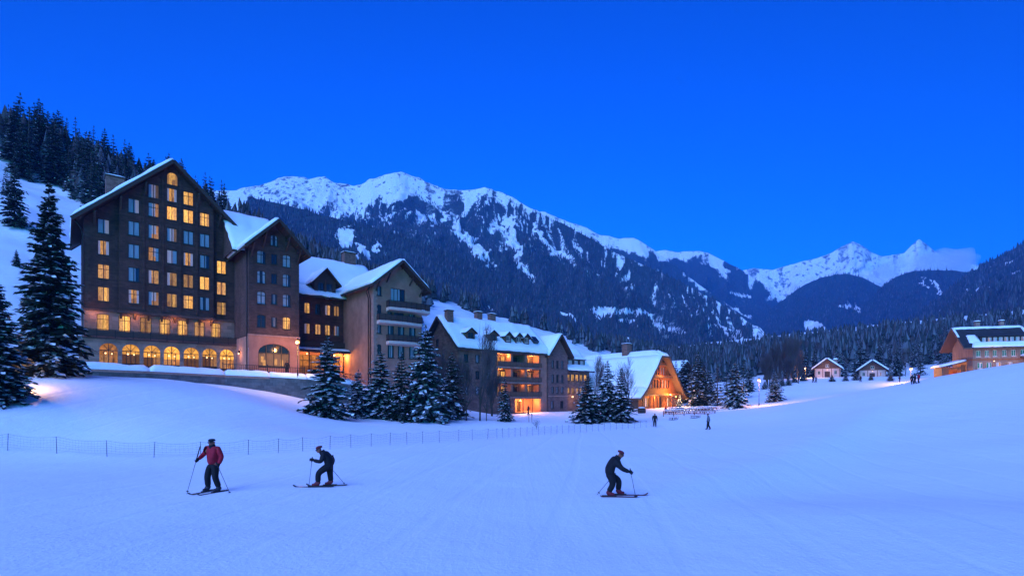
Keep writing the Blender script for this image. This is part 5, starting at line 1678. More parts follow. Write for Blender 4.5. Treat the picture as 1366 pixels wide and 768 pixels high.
# ------------------------------------------------------------------ two cottages
for k, (X, Y, lab, wdt) in enumerate(((107.8, 187, 'left one of the two small gabled cottages, beside a glowing street lamp', 7.8), (125.0, 189, 'right one of the two small gabled cottages, flanked by snowy bushes', 8.0))):
    B = thing('cottage', lab, 'cottage', (X, Y, H(X + 4, Y - 2) - .2), -.58, 'small cottages at the wood edge')
    W, D = wdt, 8.
    w_ = MB(); hs = [window(B, 1.4, 0, 1.9, .8, 1.3, 'd', fm='frame_white'), window(B, W - 1.4, 0, 1.9, .8, 1.3, 'h' if k else 'd', fm='frame_white'), (3.1, 4.7, -.05, 2.3, 0), window(B, W / 2, 0, 4.3, 1., 1.0, 'd', fm='frame_white')]
    wall(w_, [(0, -1.5), (W, -1.5), (W, 3.6), (W / 2, 6.3), (0, 3.6)], hs, 'balcony_plaster')
    for M_ in (faceM(0, D, -math.pi / 2), faceM(W, 0, math.pi / 2)):
        w_.M = M_; wall(w_, [(0, -1.5), (D, -1.5), (D, 3.6), (0, 3.6)], [], 'pale_stone')
    w_.M = Matrix.Identity(4); w_.poly([(W, D, -1), (0, D, -1), (0, D, 3.6), (W / 2, D, 6.3), (W, D, 3.6)], 'pale_stone')
    w_.build('wall', B)
    t_ = MB(); wall(t_, [(.1, 3.3), (W - .1, 3.3), (W - .1, 3.6), (W / 2, 6.2), (.1, 3.6)], [(W / 2 - .52, W / 2 + .52, 3.78, 4.82, 0)], 'brown_timber', .1, -.06); t_.box(3.1, 4.7, .1, .16, -.05, 2.3, 'dark_timber')
    for a in (.2, 2.6, W - 2.6, W - .2):
        t_.box(a - .1, a + .1, -1.3, -1.1, -1.5, 3.2, 'brown_timber')
    t_.build('timber_front', B)
    gable_roof(B, -.9, W + .9, 2.95, 2.95, W / 2, 6.75, -1.5, D + .4, 'y', .22, (.55, .55), 121 + k)
    if k == 0:
        chimney(B, W - 1.6, 5.2, 4.5, 6.6, 1.2, 1.2, 'pale_stone', .5, False)
    point((W / 2, -2.2, 3.0), 14, (1, .5, .2), .2, B)
    g = MB(); g.ball((W / 2, -.25, 2.9), .12, 'lamp_small', 7, 5); g.bar((W / 2, -.25, 3.), (W / 2, -.02, 3.05), .05, .05, 'iron'); g.build('door_lamp', B)
# far snow roof just showing behind the chalet firs
p = at(911, 489, 160)
B = thing('far_snowy_house', 'house with only its snow roof showing behind the firs right of the A-frame chalet', 'house', (p.x - 2, p.y, H(p.x, p.y) - .6), TH)
w_ = MB(); w_.box(0, 9, 0, 12, -1, 6.5, 'lodge_brick'); w_.build('wall', B)
gable_roof(B, -.8, 9.8, 6.2, 6.2, 4.5, 10.2, -1, 13, 'y', .25, (.5, .5), 131)

# ------------------------------------------------------------------ terrace
tp = [at(88, 491, 57.5), at(200, 495.5, 63), at(300, 500.5, 68), at(360, 503, 69.5), at(410, 506, 70.5), at(450, 510.5, 72.5), at(480, 515, 75)]
rw = thing('retaining_wall', 'long grey stone retaining wall with a thick snow cap below the hotel terrace', 'wall', tp[0])
m_, s_ = MB(), MB()
vv = Vector((V2[0], V2[1], 0))
O = tp[0].copy()
for i in range(len(tp) - 1):
    p, q = tp[i] - O, tp[i + 1] - O
    pb = Vector((p.x, p.y, H(tp[i].x, tp[i].y) - 1.5 - O.z)); qb = Vector((q.x, q.y, H(tp[i + 1].x, tp[i + 1].y) - 1.5 - O.z))
    m_.poly([pb, qb, q, p], 'grey_stone'); m_.poly([p, q, q + vv * .7, p + vv * .7], 'grey_stone')
    d = (q - p).normalized() * .0
    e = vv * .12 - Vector((0, 0, .22))
    m_.hexa([p - vv * .1 - Vector((0, 0, .24)), q - vv * .1 - Vector((0, 0, .24)), q + vv * .5 - Vector((0, 0, .24)), p + vv * .5 - Vector((0, 0, .24)), p - vv * .1 + Vector((0, 0, .02)), q - vv * .1 + Vector((0, 0, .02)), q + vv * .5 + Vector((0, 0, .02)), p + vv * .5 + Vector((0, 0, .02))], 'quoin_stone' if i < 3 else 'grey_stone')
    snow_slab(s_, p - vv * .12 + Vector((0, 0, .025)), q - vv * .12 + Vector((0, 0, .025)), q + vv * 1.4 + Vector((0, 0, .1)), p + vv * 1.4 + Vector((0, 0, .1)), .8, 16, 5, 140 + i, .05)
for sgn, p in ((1, tp[-1] - O),):
    q = p + vv * 9
    m_.poly([Vector((p.x, p.y, p.z - 8)), Vector((q.x, q.y, p.z - 8)), q, p], 'grey_stone')
p = tp[0] - O; q = p + vv * 7
m_.poly([q, Vector((q.x, q.y, p.z - 6)), Vector((p.x, p.y, p.z - 6)), p][::-1], 'grey_stone')
m_.build('stone_wall', rw); s_.build('snow_cap', rw, smooth=True)
t_ = MB()
for i in range(len(tp) - 1):
    p, q = tp[i], tp[i + 1]
    p2, q2 = p + vv * 18, q + vv * 18
    p2.z = q2.z = TB - .15
    p1, q1 = p + vv * 1.3, q + vv * 1.3
    p1.z += .3; q1.z += .3
    t_.poly([p1, q1, q2, p2], 'piste_snow')
tag(t_.build('terrace', smooth=True), kind='structure')
tr = thing('terrace_railing', 'dark iron railing along the terrace edge before the lit arched window', 'railing', (0, 0, 0))
r_ = MB()
for i in range(2, len(tp) - 1):
    p, q = tp[i] + vv * 1.1, tp[i + 1] + vv * 1.1
    p.z += .55; q.z += .55
    up = Vector((0, 0, 1))
    r_.bar(p + up * 1.0, q + up * 1.0, .07, .06, 'iron'); r_.bar(p + up * .2, q + up * .2, .05, .05, 'iron')
    n = int((q - p).length / .22)
    for k in range(n):
        c = p.lerp(q, k / n); r_.bar(c - up * .1, c + up * 1.0, .035, .035, 'iron')
r_.build('rail', tr)
r_ = MB()
for i in range(2, len(tp)):
    c = tp[i] + vv * 1.1; r_.bar(c + Vector((0, 0, .3)), c + Vector((0, 0, 1.75)), .1, .1, 'iron')
r_.build('post', tr)


# ------------------------------------------------------------------ street lamps
def street_lamp(p, h, label, watts, heads=1, base_z=None):
    o = thing('street_lamp', label, 'street lamp', p)
    m = MB(); m.tube([(0, 0, -.5), (0, 0, .5), (0, 0, .55), (0, 0, h - .5)], [.1, .1, .055, .045], 8, 'iron'); m.build('pole', o, smooth=True)
    m = MB(); m.tube([(0, 0, h - .5), (0, 0, h - .42), (0, 0, h - .02)], [.05, .16, .2], 8, 'iron', False); m.tube([(0, 0, h + .02), (0, 0, h + .22), (0, 0, h + .32)], [.26, .12, .02], 8, 'iron'); m.build('lantern', o)
    m = MB(); m.ball((0, 0, h - .2), .27, 'lamp_glow', 10, 8); m.build('bulb', o, smooth=True)
    point((p[0] - .15, p[1] - .4, p[2] + h - .75), watts, (1., .46, .12), .15, None, 'street_light')
    return o


p = at(397, 456, 70.2)
street_lamp((p.x, p.y, 6.2), p.z - 6.2 + .2, 'glowing street lamp on the terrace before the narrow gabled tower', 250)
p = at(1012.5, 507, 106); g = H(p.x, p.y)
street_lamp((p.x, p.y, g), p.z - g + .2, 'tall glowing piste lamp standing in the snow among the firs', 420)
p = at(1074, 491, 180); g = H(p.x, p.y)
street_lamp((p.x, p.y, g), p.z - g + .2, 'glowing street lamp left of the left cottage', 700)
p = at(1215, 492, 126); g = H(p.x, p.y)
street_lamp((p.x, p.y, g), p.z - g + .2, 'low glowing lamp by the group of skiers below the timber chalet', 700)
# ground spot behind the left fir
p = drop(14, 519)
fl = thing('ground_spotlight', 'small spotlight in the snow beside the snowy fir at the left edge', 'spotlight', p)
m = MB(); m.tube([(0, 0, -.1), (0, 0, .25)], [.04, .04], 6, 'iron'); m.build('stake', fl)
m = MB(); m.tube([(-.12, 0, .36), (.1, 0, .30)], [.12, .15], 8, 'iron'); m.ball((.1, 0, .3), .1, 'lamp_small', 8, 6); m.build('head', fl)
point((p.x + .9, p.y - .2, p.z + .75), 110, (1, .52, .2), .1, None, 'spot_light')

# ------------------------------------------------------------------ net fence along the piste
posts = [(-30, 576, 598), (10, 578, 601), (76, 582, 605), (143, 587, 609), (205, 589, 610), (268, 589, 609), (331, 586, 606), (371, 584.5, 604), (404, 583, 601.5), (440, 582, 599), (468, 580, 597), (495, 579, 595), (520, 577.5, 593.5), (543, 576.5, 592.5), (564, 576, 591.5), (586, 575, 590), (612, 574, 588), (630, 573.5, 587), (650, 573, 585.5), (663, 572.5, 584.5)]
for i in range(26):
    t = (i + 1) / 26
    posts.append((663 + 207 * t, 572.5 - 9 * t + 0 * t, 584.5 - 15 * t))
fn = thing('net_fence', 'low dark net fence with thin posts along the edge of the piste', 'fence', (0, 0, 0))
tops = []
for px, ty, by in posts:
    p = drop(px, by, 12, 120)
    h = min(1.15, max(.85, (by - ty) / F * p.y))
    tops.append((p, h))
net = MB()
for i, (p, h) in enumerate(tops):
    m = MB(); ln = Vector((trng.gauss(0, .03), trng.gauss(0, .03), 0))
    m.tube([(0, 0, -.3), Vector((0, 0, h)) + ln], [.017, .015], 6, 'pole_metal'); m.build('post', fn, p)
    if i < len(tops) - 1:
        q, h2 = tops[i + 1]
        L = (q - p).length; n = max(4, int(L / .22))
        for k in range(6):
            pts = []
            for j in range(9):
                t = j / 8; c = p.lerp(q, t); z = (h * (1 - t) + h2 * t) * (.97 - .15 * k); c = c + Vector((0, 0, z - .12 * 4 * t * (1 - t) * (1 if k < 3 else .5)))
                pts.append(c)
            net.tube(pts, [.0042 if k else .0065] * 9, 3, 'net', False)
        for j in range(n):
            t = j / n; c = p.lerp(q, t); hh = h * (1 - t) + h2 * t; sag = .12 * 4 * t * (1 - t)
            net.tube([c + Vector((0, 0, hh * .22)), c + Vector((0, 0, hh * .97 - sag))], [.0026] * 2, 3, 'net', False)
net.build('netting', fn)


# ------------------------------------------------------------------ people
def skin(name, parent, pts, edges, rad, m, sub=1, root=0, flat=None):
    me = bpy.data.meshes.new('tmp'); me.from_pydata([tuple(p) for p in pts], edges, [])
    o = bpy.data.objects.new('tmp', me); COL.objects.link(o)
    sk = o.modifiers.new('skin', 'SKIN')
    for i, r in enumerate(rad):
        v = me.skin_vertices[0].data[i]
        v.radius = r if isinstance(r, tuple) else (r, r)
        v.use_root = (i == root)
    sk.use_smooth_shade = True
    if sub:
        s = o.modifiers.new('sub', 'SUBSURF'); s.levels = sub; s.render_levels = sub
    dg = bpy.context.evaluated_depsgraph_get()
    nm = bpy.data.meshes.new_from_object(o.evaluated_get(dg))
    bpy.data.objects.remove(o); bpy.data.meshes.remove(me)
    nm.name = name; nm.materials.clear(); nm.materials.append(MATS[m])
    nm.polygons.foreach_set('use_smooth', [True] * len(nm.polygons))
    return put(name, nm, parent)


def V(*a):
    return Vector(a)


def person(label, loc, yaw, J, jacket, trousers, hat, glove='glove_black', boot='boot_dark', group=None, ski=None, goggles=True, scarf=None, k=1.0):
    """J: joints in metres, x forwards, y to the person's left, z up from the snow"""
    o = thing('person', label, 'person', loc, yaw, group)
    o.scale = (k, k, k)
    J = {a: Vector(b) for a, b in J.items()}
    f = J['look'].normalized()                      # where the face points
    hd = J['head']
    up = (hd - J['neck']).normalized(); up = (up - f * up.dot(f)).normalized(); sd = up.cross(f)
    # body: head, neck, trunk and limbs in one skin
    names = ['pelvis', 'waist', 'chest', 'neck', 'jaw', 'mid', 'top', 'shl', 'ell', 'wrl', 'shr', 'elr', 'wrr', 'hil', 'knl', 'anl', 'hir', 'knr', 'anr', 'nose', 'toel', 'toer', 'paml', 'pamr']
    J['jaw'] = hd - up * .055 + f * .018; J['mid'] = hd + up * .01; J['top'] = hd + up * .075 - f * .01; J['nose'] = hd + f * .105 - up * .01
    for s in 'lr':
        J['toe' + s] = J['an' + s] + J['foot' + s].normalized() * .15 - V(0, 0, .03)
        J['pam' + s] = J['wr' + s] + (J['wr' + s] - J['el' + s]).normalized() * .07
    E = [('pelvis', 'waist'), ('waist', 'chest'), ('chest', 'neck'), ('neck', 'jaw'), ('jaw', 'mid'), ('mid', 'top'), ('mid', 'nose')]
    R = dict(pelvis=.09, waist=.085, chest=.08, neck=.052, jaw=.062, mid=.092, top=.075, nose=.016)
    for s in 'lr':
        E += [('chest', 'sh' + s), ('sh' + s, 'el' + s), ('el' + s, 'wr' + s), ('wr' + s, 'pam' + s), ('pelvis', 'hi' + s), ('hi' + s, 'kn' + s), ('kn' + s, 'an' + s), ('an' + s, 'toe' + s)]
        R.update({'sh' + s: .045, 'el' + s: .036, 'wr' + s: .028, 'pam' + s: .035, 'hi' + s: .07, 'kn' + s: .05, 'an' + s: .038, 'toe' + s: .035})
    ix = {n: i for i, n in enumerate(names)}
    skin('body', o, [J[n] for n in names], [(ix[a], ix[b]) for a, b in E], [R[n] for n in names], 'skin', 2)
    # jacket
    hem = J['pelvis'] * .95 + J['waist'] * .05 - (J['waist'] - J['pelvis']).normalized() * .06
    P = [hem, J['waist'], J['chest'], J['neck'] - up * .02]
    Ed = [(0, 1), (1, 2), (2, 3)]; Rd = [(.20, .165), (.19, .165), (.195, .165), (.085, .085)]
    for s in 'lr':
        b = len(P); el, wr = J['el' + s], J['wr' + s]
        P += [J['sh' + s], J['sh' + s].lerp(el, .55), el, el.lerp(wr, .6), wr + (wr - el).normalized() * .02]
        Ed += [(2, b), (b, b + 1), (b + 1, b + 2), (b + 2, b + 3), (b + 3, b + 4)]; Rd += [.098, .085, .076, .068, .056]
    skin('jacket', o, P, Ed, Rd, jacket, 2)
    m = MB(); c = J['neck'] + up * .0
    m.tube([c - up * .06, c + up * .0 + f * .01, c + up * .055 + f * .02], [.10, .098, .09], 10, scarf or jacket, False); m.build('collar', o, smooth=True)
    # trousers
    P = [J['pelvis'] + V(0, 0, .04), J['pelvis'] - V(0, 0, .02)]; Ed = [(0, 1)]; Rd = [(.15, .13), (.15, .14)]
    for s in 'lr':
        b = len(P); kn, an = J['kn' + s], J['an' + s]
        P += [J['hi' + s], J['hi' + s].lerp(kn, .5), kn, kn.lerp(an, .5), an + (kn - an).normalized() * .03]
        Ed += [(1, b), (b, b + 1), (b + 1, b + 2), (b + 2, b + 3), (b + 3, b + 4)]; Rd += [.13, .118, .10, .092, .09]
    skin('trousers', o, P, Ed, Rd, trousers, 2)
    for s in 'lr':
        an = J['an' + s]; fd = J['foot' + s].normalized(); kn = J['kn' + s]; su = (kn - an).normalized()
        skin('boot', o, [an + su * .10, an + V(0, 0, .0), an - fd * .05 - V(0, 0, .035), an + fd * .10 - V(0, 0, .035), an + fd * .20 - V(0, 0, .04)], [(0, 1), (1, 2), (1, 3), (3, 4)], [.07, .07, .055, .055, .045], boot, 2)
        # gloved hand: palm, four curled fingers, thumb
        wr, pm = J['wr' + s], J['pam' + s]; d = (pm - wr).normalized()
        ax = V(0, 0, 1) - d * d.z; ax = ax.normalized() if ax.length > .1 else f
        cr = d.cross(ax)
        P = [wr - d * .03, wr + d * .035, pm]; Ed = [(0, 1), (1, 2)]; Rd = [.04, .042, .04]
        for q in range(4):
            b = len(P); off = ax * (.036 - .024 * q); ln = (.055, .062, .058, .046)[q]
            sg = 1 if s == 'r' else -1
            P += [pm + off * 1.0 + d * .02, pm + off + d * (.02 + ln * .7) + cr * sg * .012, pm + off + d * (.015 + ln * .55) + cr * sg * .05]
            Ed += [(2, b), (b, b + 1), (b + 1, b + 2)]; Rd += [.013, .012, .011]
        b = len(P); P += [wr + d * .04 + ax * .05, wr + d * .085 + ax * .06 + cr * (1 if s == 'r' else -1) * .03]; Ed += [(1, b), (b, b + 1)]; Rd += [.015, .013]
        skin('glove', o, P, Ed, Rd, glove, 1)
    # hat, ears, glasses
    skin('hat', o, [hd + up * .035 - f * .016, hd + up * .085 - f * .015, hd + up * .135 - f * .02], [(0, 1), (1, 2)], [.122, .118, .085], hat, 2)
    if goggles:
        m = MB(); c = hd + up * .025
        for s in (-1, 1):
            m.ball(c + f * .088 + sd * s * .034, .030, 'lens_dark', 8, 6, .75)
        m.bar(c + f * .095 - sd * .06, c + f * .095 + sd * .06, .02, .012, 'lens_dark')
        m.bar(c + f * .08 - sd * .065, c - f * .05 - sd * .1, .012, .016, 'lens_dark'); m.bar(c + f * .08 + sd * .065, c - f * .05 + sd * .1, .012, .016, 'lens_dark')
        m.build('glasses', o)
    m = MB()
    for s in (-1, 1):
        m.ball(hd + sd * s * .098 - f * .005 - up * .01, .026, 'skin', 7, 5, 1.3)
    m.build('ears', o, smooth=True)
    m = MB(); m.bar(hd + f * .087 - up * .062 - sd * .024, hd + f * .087 - up * .062 + sd * .024, .012, .008, 'hat_red'); m.build('mouth', o)
    if ski:
        for s in 'lr':
            an = J['an' + s]; fd = J['foot' + s].copy(); fd.z = 0; fd.normalize(); pp = V(-fd.y, fd.x, 0)
            z = -.004
            back, front = ski['len']
            n = 16; m = MB()
            for i in range(n):
                t0, t1 = i / n, (i + 1) / n

                def pt(t, w, h):
                    x = -back + (back + front) * t
                    lift = max(0, t - .88) ** 2 * 6 + max(0, .06 - t) * .5
                    wd = .042 + .012 * abs(t - .5) * 2 * (1 if t < .93 else (1 - t) / .07)
                    c = V(an.x, an.y, 0) + fd * (x + .05) + pp * w * wd
                    return V(c.x, c.y, an.z - .11 + z + lift * .8 + h)
                m.hexa([pt(t0, -1, 0), pt(t0, 1, 0), pt(t1, 1, 0), pt(t1, -1, 0), pt(t0, -1, .02), pt(t0, 1, .02), pt(t1, 1, .02), pt(t1, -1, .02)], ski['mat'])
            sk_ = m.build('ski', o)
            c = V(an.x, an.y, an.z - .085)
            b = MB(); b.bar(c - fd * .18, c + fd * .25, .06, .04, 'boot_dark'); b.build('binding', sk_)
    return o


def ski_pole(o, grip, tip, label, group=None, top=.12):
    """a pole gripped at `grip`, its tip at `tip` (both in the person's own axes)"""
    M = Matrix.Translation(o.location) @ Matrix.Rotation(o.rotation_euler.z, 4, 'Z') @ Matrix.Scale(o.scale.x, 4)
    a, b = M @ Vector(grip), M @ Vector(tip)
    d = (a - b).normalized()
    p = thing('ski_pole', label, 'ski pole', b, 0, group)
    L = (a - b).length
    m = MB(); m.tube([V(0, 0, 0) - d * .03, d * (L - .03)], [.008, .0095], 6, 'pole_metal'); m.build('shaft', p, smooth=True)
    m = MB(); m.tube([d * (L - .06), d * (L + top * .4), d * (L + top)], [.016, .018, .015], 7, 'glove_black'); m.build('grip', p, smooth=True)
    m = MB(); m.tube([d * .055, d * .075], [.042, .03], 9, 'glove_black'); m.build('basket', p)
    return p


def ground_at(px, py, Y=None):
    return drop(px, py, 6, 400) if Y is None else Vector(((px - CX) / F * Y, Y, H((px - CX) / F * Y, Y)))


# skier in red, facing down the piste
p = ground_at(284.5, 656); s = p.y / F
yaw = math.atan2(-.93, -.36)
z0 = .0
J = dict(pelvis=(0, 0, .90), waist=(0, 0, 1.05), chest=(.02, 0, 1.30), neck=(.03, 0, 1.46), head=(.06, 0, 1.565), look=(1, .1, -.1), shl=(.0, .2, 1.38), ell=(-.03, .33, 1.13), wrl=(.1, .37, .92), shr=(.0, -.2, 1.38), elr=(.02, -.40, 1.18), wrr=(.22, -.36, 1.06),
         hil=(0, .11, .86), knl=(.07, .16, .50), anl=(-.02, .24, .12), hir=(0, -.11, .86), knr=(.08, -.16, .50), anr=(.0, -.22, .12), footl=(1, -.12, 0), footr=(1, .06, 0))
o = person('skier in a red jacket and dark cap, standing upright facing downhill', p, yaw, J, 'jacket_red', 'trousers_black', 'hat_navy', scarf='hat_navy', ski=dict(len=(.32, .66), mat='ski_dark'), group='skiers on the piste', k=1.04)
ski_pole(o, (.29, -.36, 1.08), (.42, -.62, .0), 'ski pole held upright in the right hand of the skier in red', top=.42)
ski_pole(o, (.16, .38, .88), (.06, .80, .0), 'ski pole planted at the left side of the skier in red')
# skier bending forward to the left
p = ground_at(433, 649)
J = dict(pelvis=(-.14, 0, .68), waist=(-.17, 0, .82), chest=(-.06, 0, 1.00), neck=(.06, 0, 1.10), head=(.16, 0, 1.175), look=(1, .12, -.45), shl=(-.02, .19, 1.03), ell=(.05, .26, .82), wrl=(.27, .22, .87), shr=(-.02, -.19, 1.03), elr=(-.2, -.3, .82), wrr=(-.12, -.32, .62),
         hil=(-.12, .1, .66), knl=(.17, .12, .45), anl=(.17, .12, .12), hir=(-.12, -.1, .66), knr=(-.14, -.12, .40), anr=(-.17, -.12, .12), footl=(1, 0, 0), footr=(1, .03, 0))
o = person('skier in a black jacket and reddish headband, bent forward, skiing left', p, math.radians(184), J, 'jacket_navy', 'trousers_black', 'hat_red', boot='boot_red', ski=dict(len=(.55, .72), mat='ski_dark'), group='skiers on the piste', k=1.08)
ski_pole(o, (.33, .22, .87), (.43, .22, 0), 'ski pole planted straight in front of the bent skier going left')
ski_pole(o, (-.10, -.33, .57), (-.56, -.36, 0), 'ski pole trailing behind the bent skier going left')
# skier bending forward to the right
p = ground_at(818, 661.5)
J = dict(pelvis=(-.09, 0, .66), waist=(-.13, 0, .82), chest=(-.0, 0, 1.06), neck=(.13, 0, 1.17), head=(.21, 0, 1.255), look=(1, -.15, -.55), shl=(.02, .19, 1.09), ell=(-.06, .32, .82), wrl=(.0, .30, .62), shr=(.04, -.19, 1.08), elr=(.24, -.27, .86), wrr=(.43, -.22, .78),
         hil=(-.08, .1, .64), knl=(.2, .13, .46), anl=(.16, .14, .12), hir=(-.08, -.1, .64), knr=(-.02, -.13, .38), anr=(-.17, -.14, .12), footl=(1, .02, 0), footr=(1, -.03, 0))
o = person('skier in a black jacket and dark red cap, bent over, skiing right', p, math.radians(-4), J, 'jacket_navy', 'trousers_black', 'hat_red', boot='boot_red', ski=dict(len=(.28, .85), mat='ski_red'), group='skiers on the piste')
ski_pole(o, (.49, -.22, .76), (.64, -.22, 0), 'ski pole planted in front of the bent skier going right')
ski_pole(o, (.03, .30, .57), (-.44, .34, 0), 'ski pole trailing behind the bent skier going right')
# two walkers further off
STAND = dict(pelvis=(0, 0, .9), waist=(0, 0, 1.06), chest=(.01, 0, 1.3), neck=(.02, 0, 1.47), head=(.04, 0, 1.58), look=(1, 0, -.05), shl=(0, .2, 1.4), ell=(-.06, .27, 1.14), wrl=(.02, .27, .9), shr=(0, -.2, 1.4), elr=(-.02, -.28, 1.14), wrr=(.1, -.26, .92),
             hil=(0, .1, .88), knl=(.1, .11, .5), anl=(.12, .11, .12), hir=(0, -.1, .88), knr=(.0, -.11, .5), anr=(-.2, -.11, .13), footl=(1, 0, 0), footr=(1, 0, 0))


def stroller(px, top, base, yaw, label, jk, tr_, hat='hat_navy', Y=None, group='people walking on the snow'):
    p = ground_at(px, base, Y)
    h = (HY - top) / F * p.y + CAMZ - p.z
    return person(label, p, yaw, STAND, jk, tr_, hat, group=group, goggles=False, k=max(.75, min(1.12, h / 1.74)))


stroller(873.5, 551, 569.5, math.radians(-100), 'person in dark clothes walking towards the piste below the A-frame chalet', 'jacket_navy', 'trousers_black')
stroller(945, 551, 573, math.radians(160), 'person in a grey jacket walking on the piste right of the long table', 'jacket_grey', 'trousers_black')
stroller(705, 535, 549.5, math.radians(200), 'dark figure standing in the lit ground floor entrance of the lodge', 'jacket_navy', 'trousers_black', Y=101.5)
pt_ = at(383, 490, 71.2)
o = person('dark figure on the terrace before the wide arched window', (pt_.x, pt_.y, 6.25), 2.0, STAND, 'jacket_navy', 'trousers_black', 'hat_navy', goggles=False, group='people walking on the snow')
for px, top, base, jk, lab, yw in [(1217, 504, 512.5, 'jacket_navy', 'tiny dark figure, left one of the pair near the low lamp', 1), (1220.8, 504, 512, 'jacket_navy', 'tiny dark figure, right one of the pair near the low lamp', 2.5), (1225.5, 503, 511, 'jacket_red', 'tiny figure in red beside the low glowing lamp', 3),
                                   (1200, 501, 509.5, 'jacket_navy', 'tiny figure standing before the reddish bare tree', 0), (1148, 501, 509.5, 'jacket_navy', 'tiny figure alone between the two cottages', 1.3), (1085, 501, 510, 'jacket_navy', 'tiny figure left of the pair under the left cottage', 2), (1088.5, 502, 510, 'jacket_grey', 'tiny figure nearest the front of the left cottage', 4), (888, 541, 552, 'jacket_red', 'figure standing at the left end of the long table', 2)]:
    stroller(px, top, base, yw, lab, jk, 'trousers_black')

# ------------------------------------------------------------------ small things by the A-frame chalet
def bench_table(loc, rot, L, label, group):
    o = thing('picnic_table', label, 'table', loc, rot, group)
    m = MB(); m.box(-L / 2, L / 2, -.38, .38, .70, .76, 'red_paint'); m.build('table_top', o)
    for s in (-1, 1):
        m = MB(); m.box(-L / 2, L / 2, s * .72 - .15, s * .72 + .15, .42, .47, 'red_paint'); m.build('seat', o)
        m = MB()
        m.bar((s * (L / 2 - .3), -.75, 0), (s * (L / 2 - .3), -.25, .7), .09, .06, 'brown_timber'); m.bar((s * (L / 2 - .3), .75, 0), (s * (L / 2 - .3), .25, .7), .09, .06, 'brown_timber'); m.bar((s * (L / 2 - .3), -.8, .39), (s * (L / 2 - .3), .8, .39), .08, .06, 'brown_timber')
        m.build('trestle', o)
    m = MB(); snow_slab(m, (-L / 2, -.36, .77), (L / 2, -.36, .77), (L / 2, .36, .77), (-L / 2, .36, .77), .14, 8, 4, 150); m.build('table_snow', o, smooth=True)
    return o


for i in range(7):
    px = 893 + i * 8.6; by = 552.5 - i * .45
    p = ground_at(px, by)
    bench_table(p, .25 + .04 * i, 1.5, 'snow-topped red picnic table in the row right of the chalet door', 'red picnic tables in a row')
for i in range(7):
    px = 897 + i * 9.; by = 549.2 - i * .35
    p = ground_at(px, by)
    bench_table(p, .2, 1.5, 'snow-topped red picnic table in the row right of the chalet door', 'red picnic tables in a row')
rl = thing('timber_barrier', 'long low red timber barrier before the picnic tables', 'barrier', ground_at(925, 553.5), 0)
m = MB()
for z in (.2, .55):
    m.box(-4.9, 3.6, -.04, .04, z, z + .10, 'red_paint')
m.build('rail', rl)
for x in np.linspace(-4.8, 3.5, 6):
    m = MB(); m.box(x - .06, x + .06, .045, .13, -.3, .72, 'brown_timber'); m.build('post', rl)
m = MB(); snow_slab(m, (-4.9, -.05, .655), (3.6, -.05, .655), (3.6, .06, .655), (-4.9, .06, .655), .1, 20, 2, 151, .01); m.build('rail_snow', rl, smooth=True)
for px, py, r, lab in ((898, 560, .5, 'low wooden sledge standing in the snow before the red barrier'), (927, 557.5, .2, 'small wooden sledge right of the other, before the red barrier')):
    p = ground_at(px, py); o = thing('wooden_sledge', lab, 'sledge', p, r, 'wooden sledges')
    m = MB(); m.box(-.6, .6, -.25, .25, .28, .33, 'brown_timber'); m.build('seat', o)
    for s in (-1, 1):
        m = MB(); m.tube([(-.65, s * .2, .04), (.5, s * .2, .04), (.75, s * .2, .2), (.8, s * .2, .42)], [.03] * 4, 5, 'brown_timber')
        for x in (-.4, .1, .5):
            m.bar((x, s * .2, .05), (x, s * .2, .29), .04, .04, 'brown_timber')
        m.build('runner', o)
p = ground_at(856, 549.5, 100); o = thing('timber_tub', 'dark timber tub beside the chalet porch', 'tub', p)
m = MB(); m.tube([(0, 0, -.1), (0, 0, .5), (0, 0, .95)], [.72, .8, .75], 14, 'dark_timber'); m.build('staves', o)
m = MB(); m.tube([(0, 0, .2), (0, 0, .27)], [.775, .78], 14, 'iron'); m.tube([(0, 0, .7), (0, 0, .77)], [.80, .795], 14, 'iron'); m.build('hoop', o)
m = MB(); snow_slab(m, (-.55, -.55, .96), (.55, -.55, .96), (.55, .55, .96), (-.55, .55, .96), .2, 4, 4, 152, .03); m.build('tub_snow', o, smooth=True)
# lit decorated tree and bush beside the door
p = ground_at(907, 546, 107)
o = tree('dark', (p.x, p.y, p.z), 3.2, 'small fir decorated with glowing lights beside the chalet gable', width=1.5)
m = MB(); rq = random.Random(3)
for i in range(46):
    t = rq.random(); a = rq.uniform(0, 6.28); r = .2 * (1 - t) * .95
    m.ball((r * math.cos(a), r * math.sin(a), .08 + .88 * t), .012, 'fairy_light', 6, 4)
tag(m.build('fairy_lights', o), kind='stuff')
point((p.x - .3, p.y - 2.2, p.z + 2.0), 230, (1, .7, .4), .3, None, 'fairy_glow')
tree_px('shrub', 897, 524, 547, 'bare bush lit by the gable lamp, left of the decorated fir', Y=106, width=1.6)
tree_px('shrub', 716, 556, 573, 'small leafless bush sticking out of the snow before the lodge entrance', width=1.2)
for px, ht in ((705.5, 1.), (709.5, 1.15)):
    p = ground_at(px, 563); o = thing('marker_post', 'short snow marker post, %s one of the pair before the lodge' % ('left' if px < 707 else 'right'), 'post', p, 0, 'marker posts')
    m = MB(); m.tube([(0, 0, -.2), (0, 0, ht)], [.04, .035], 6, 'brown_timber'); m.build('shaft', o)
    m = MB(); m.tube([(0, 0, ht), (0, 0, ht + .06)], [.05, .03], 6, 'tree_snow'); m.build('snow_cap', o)
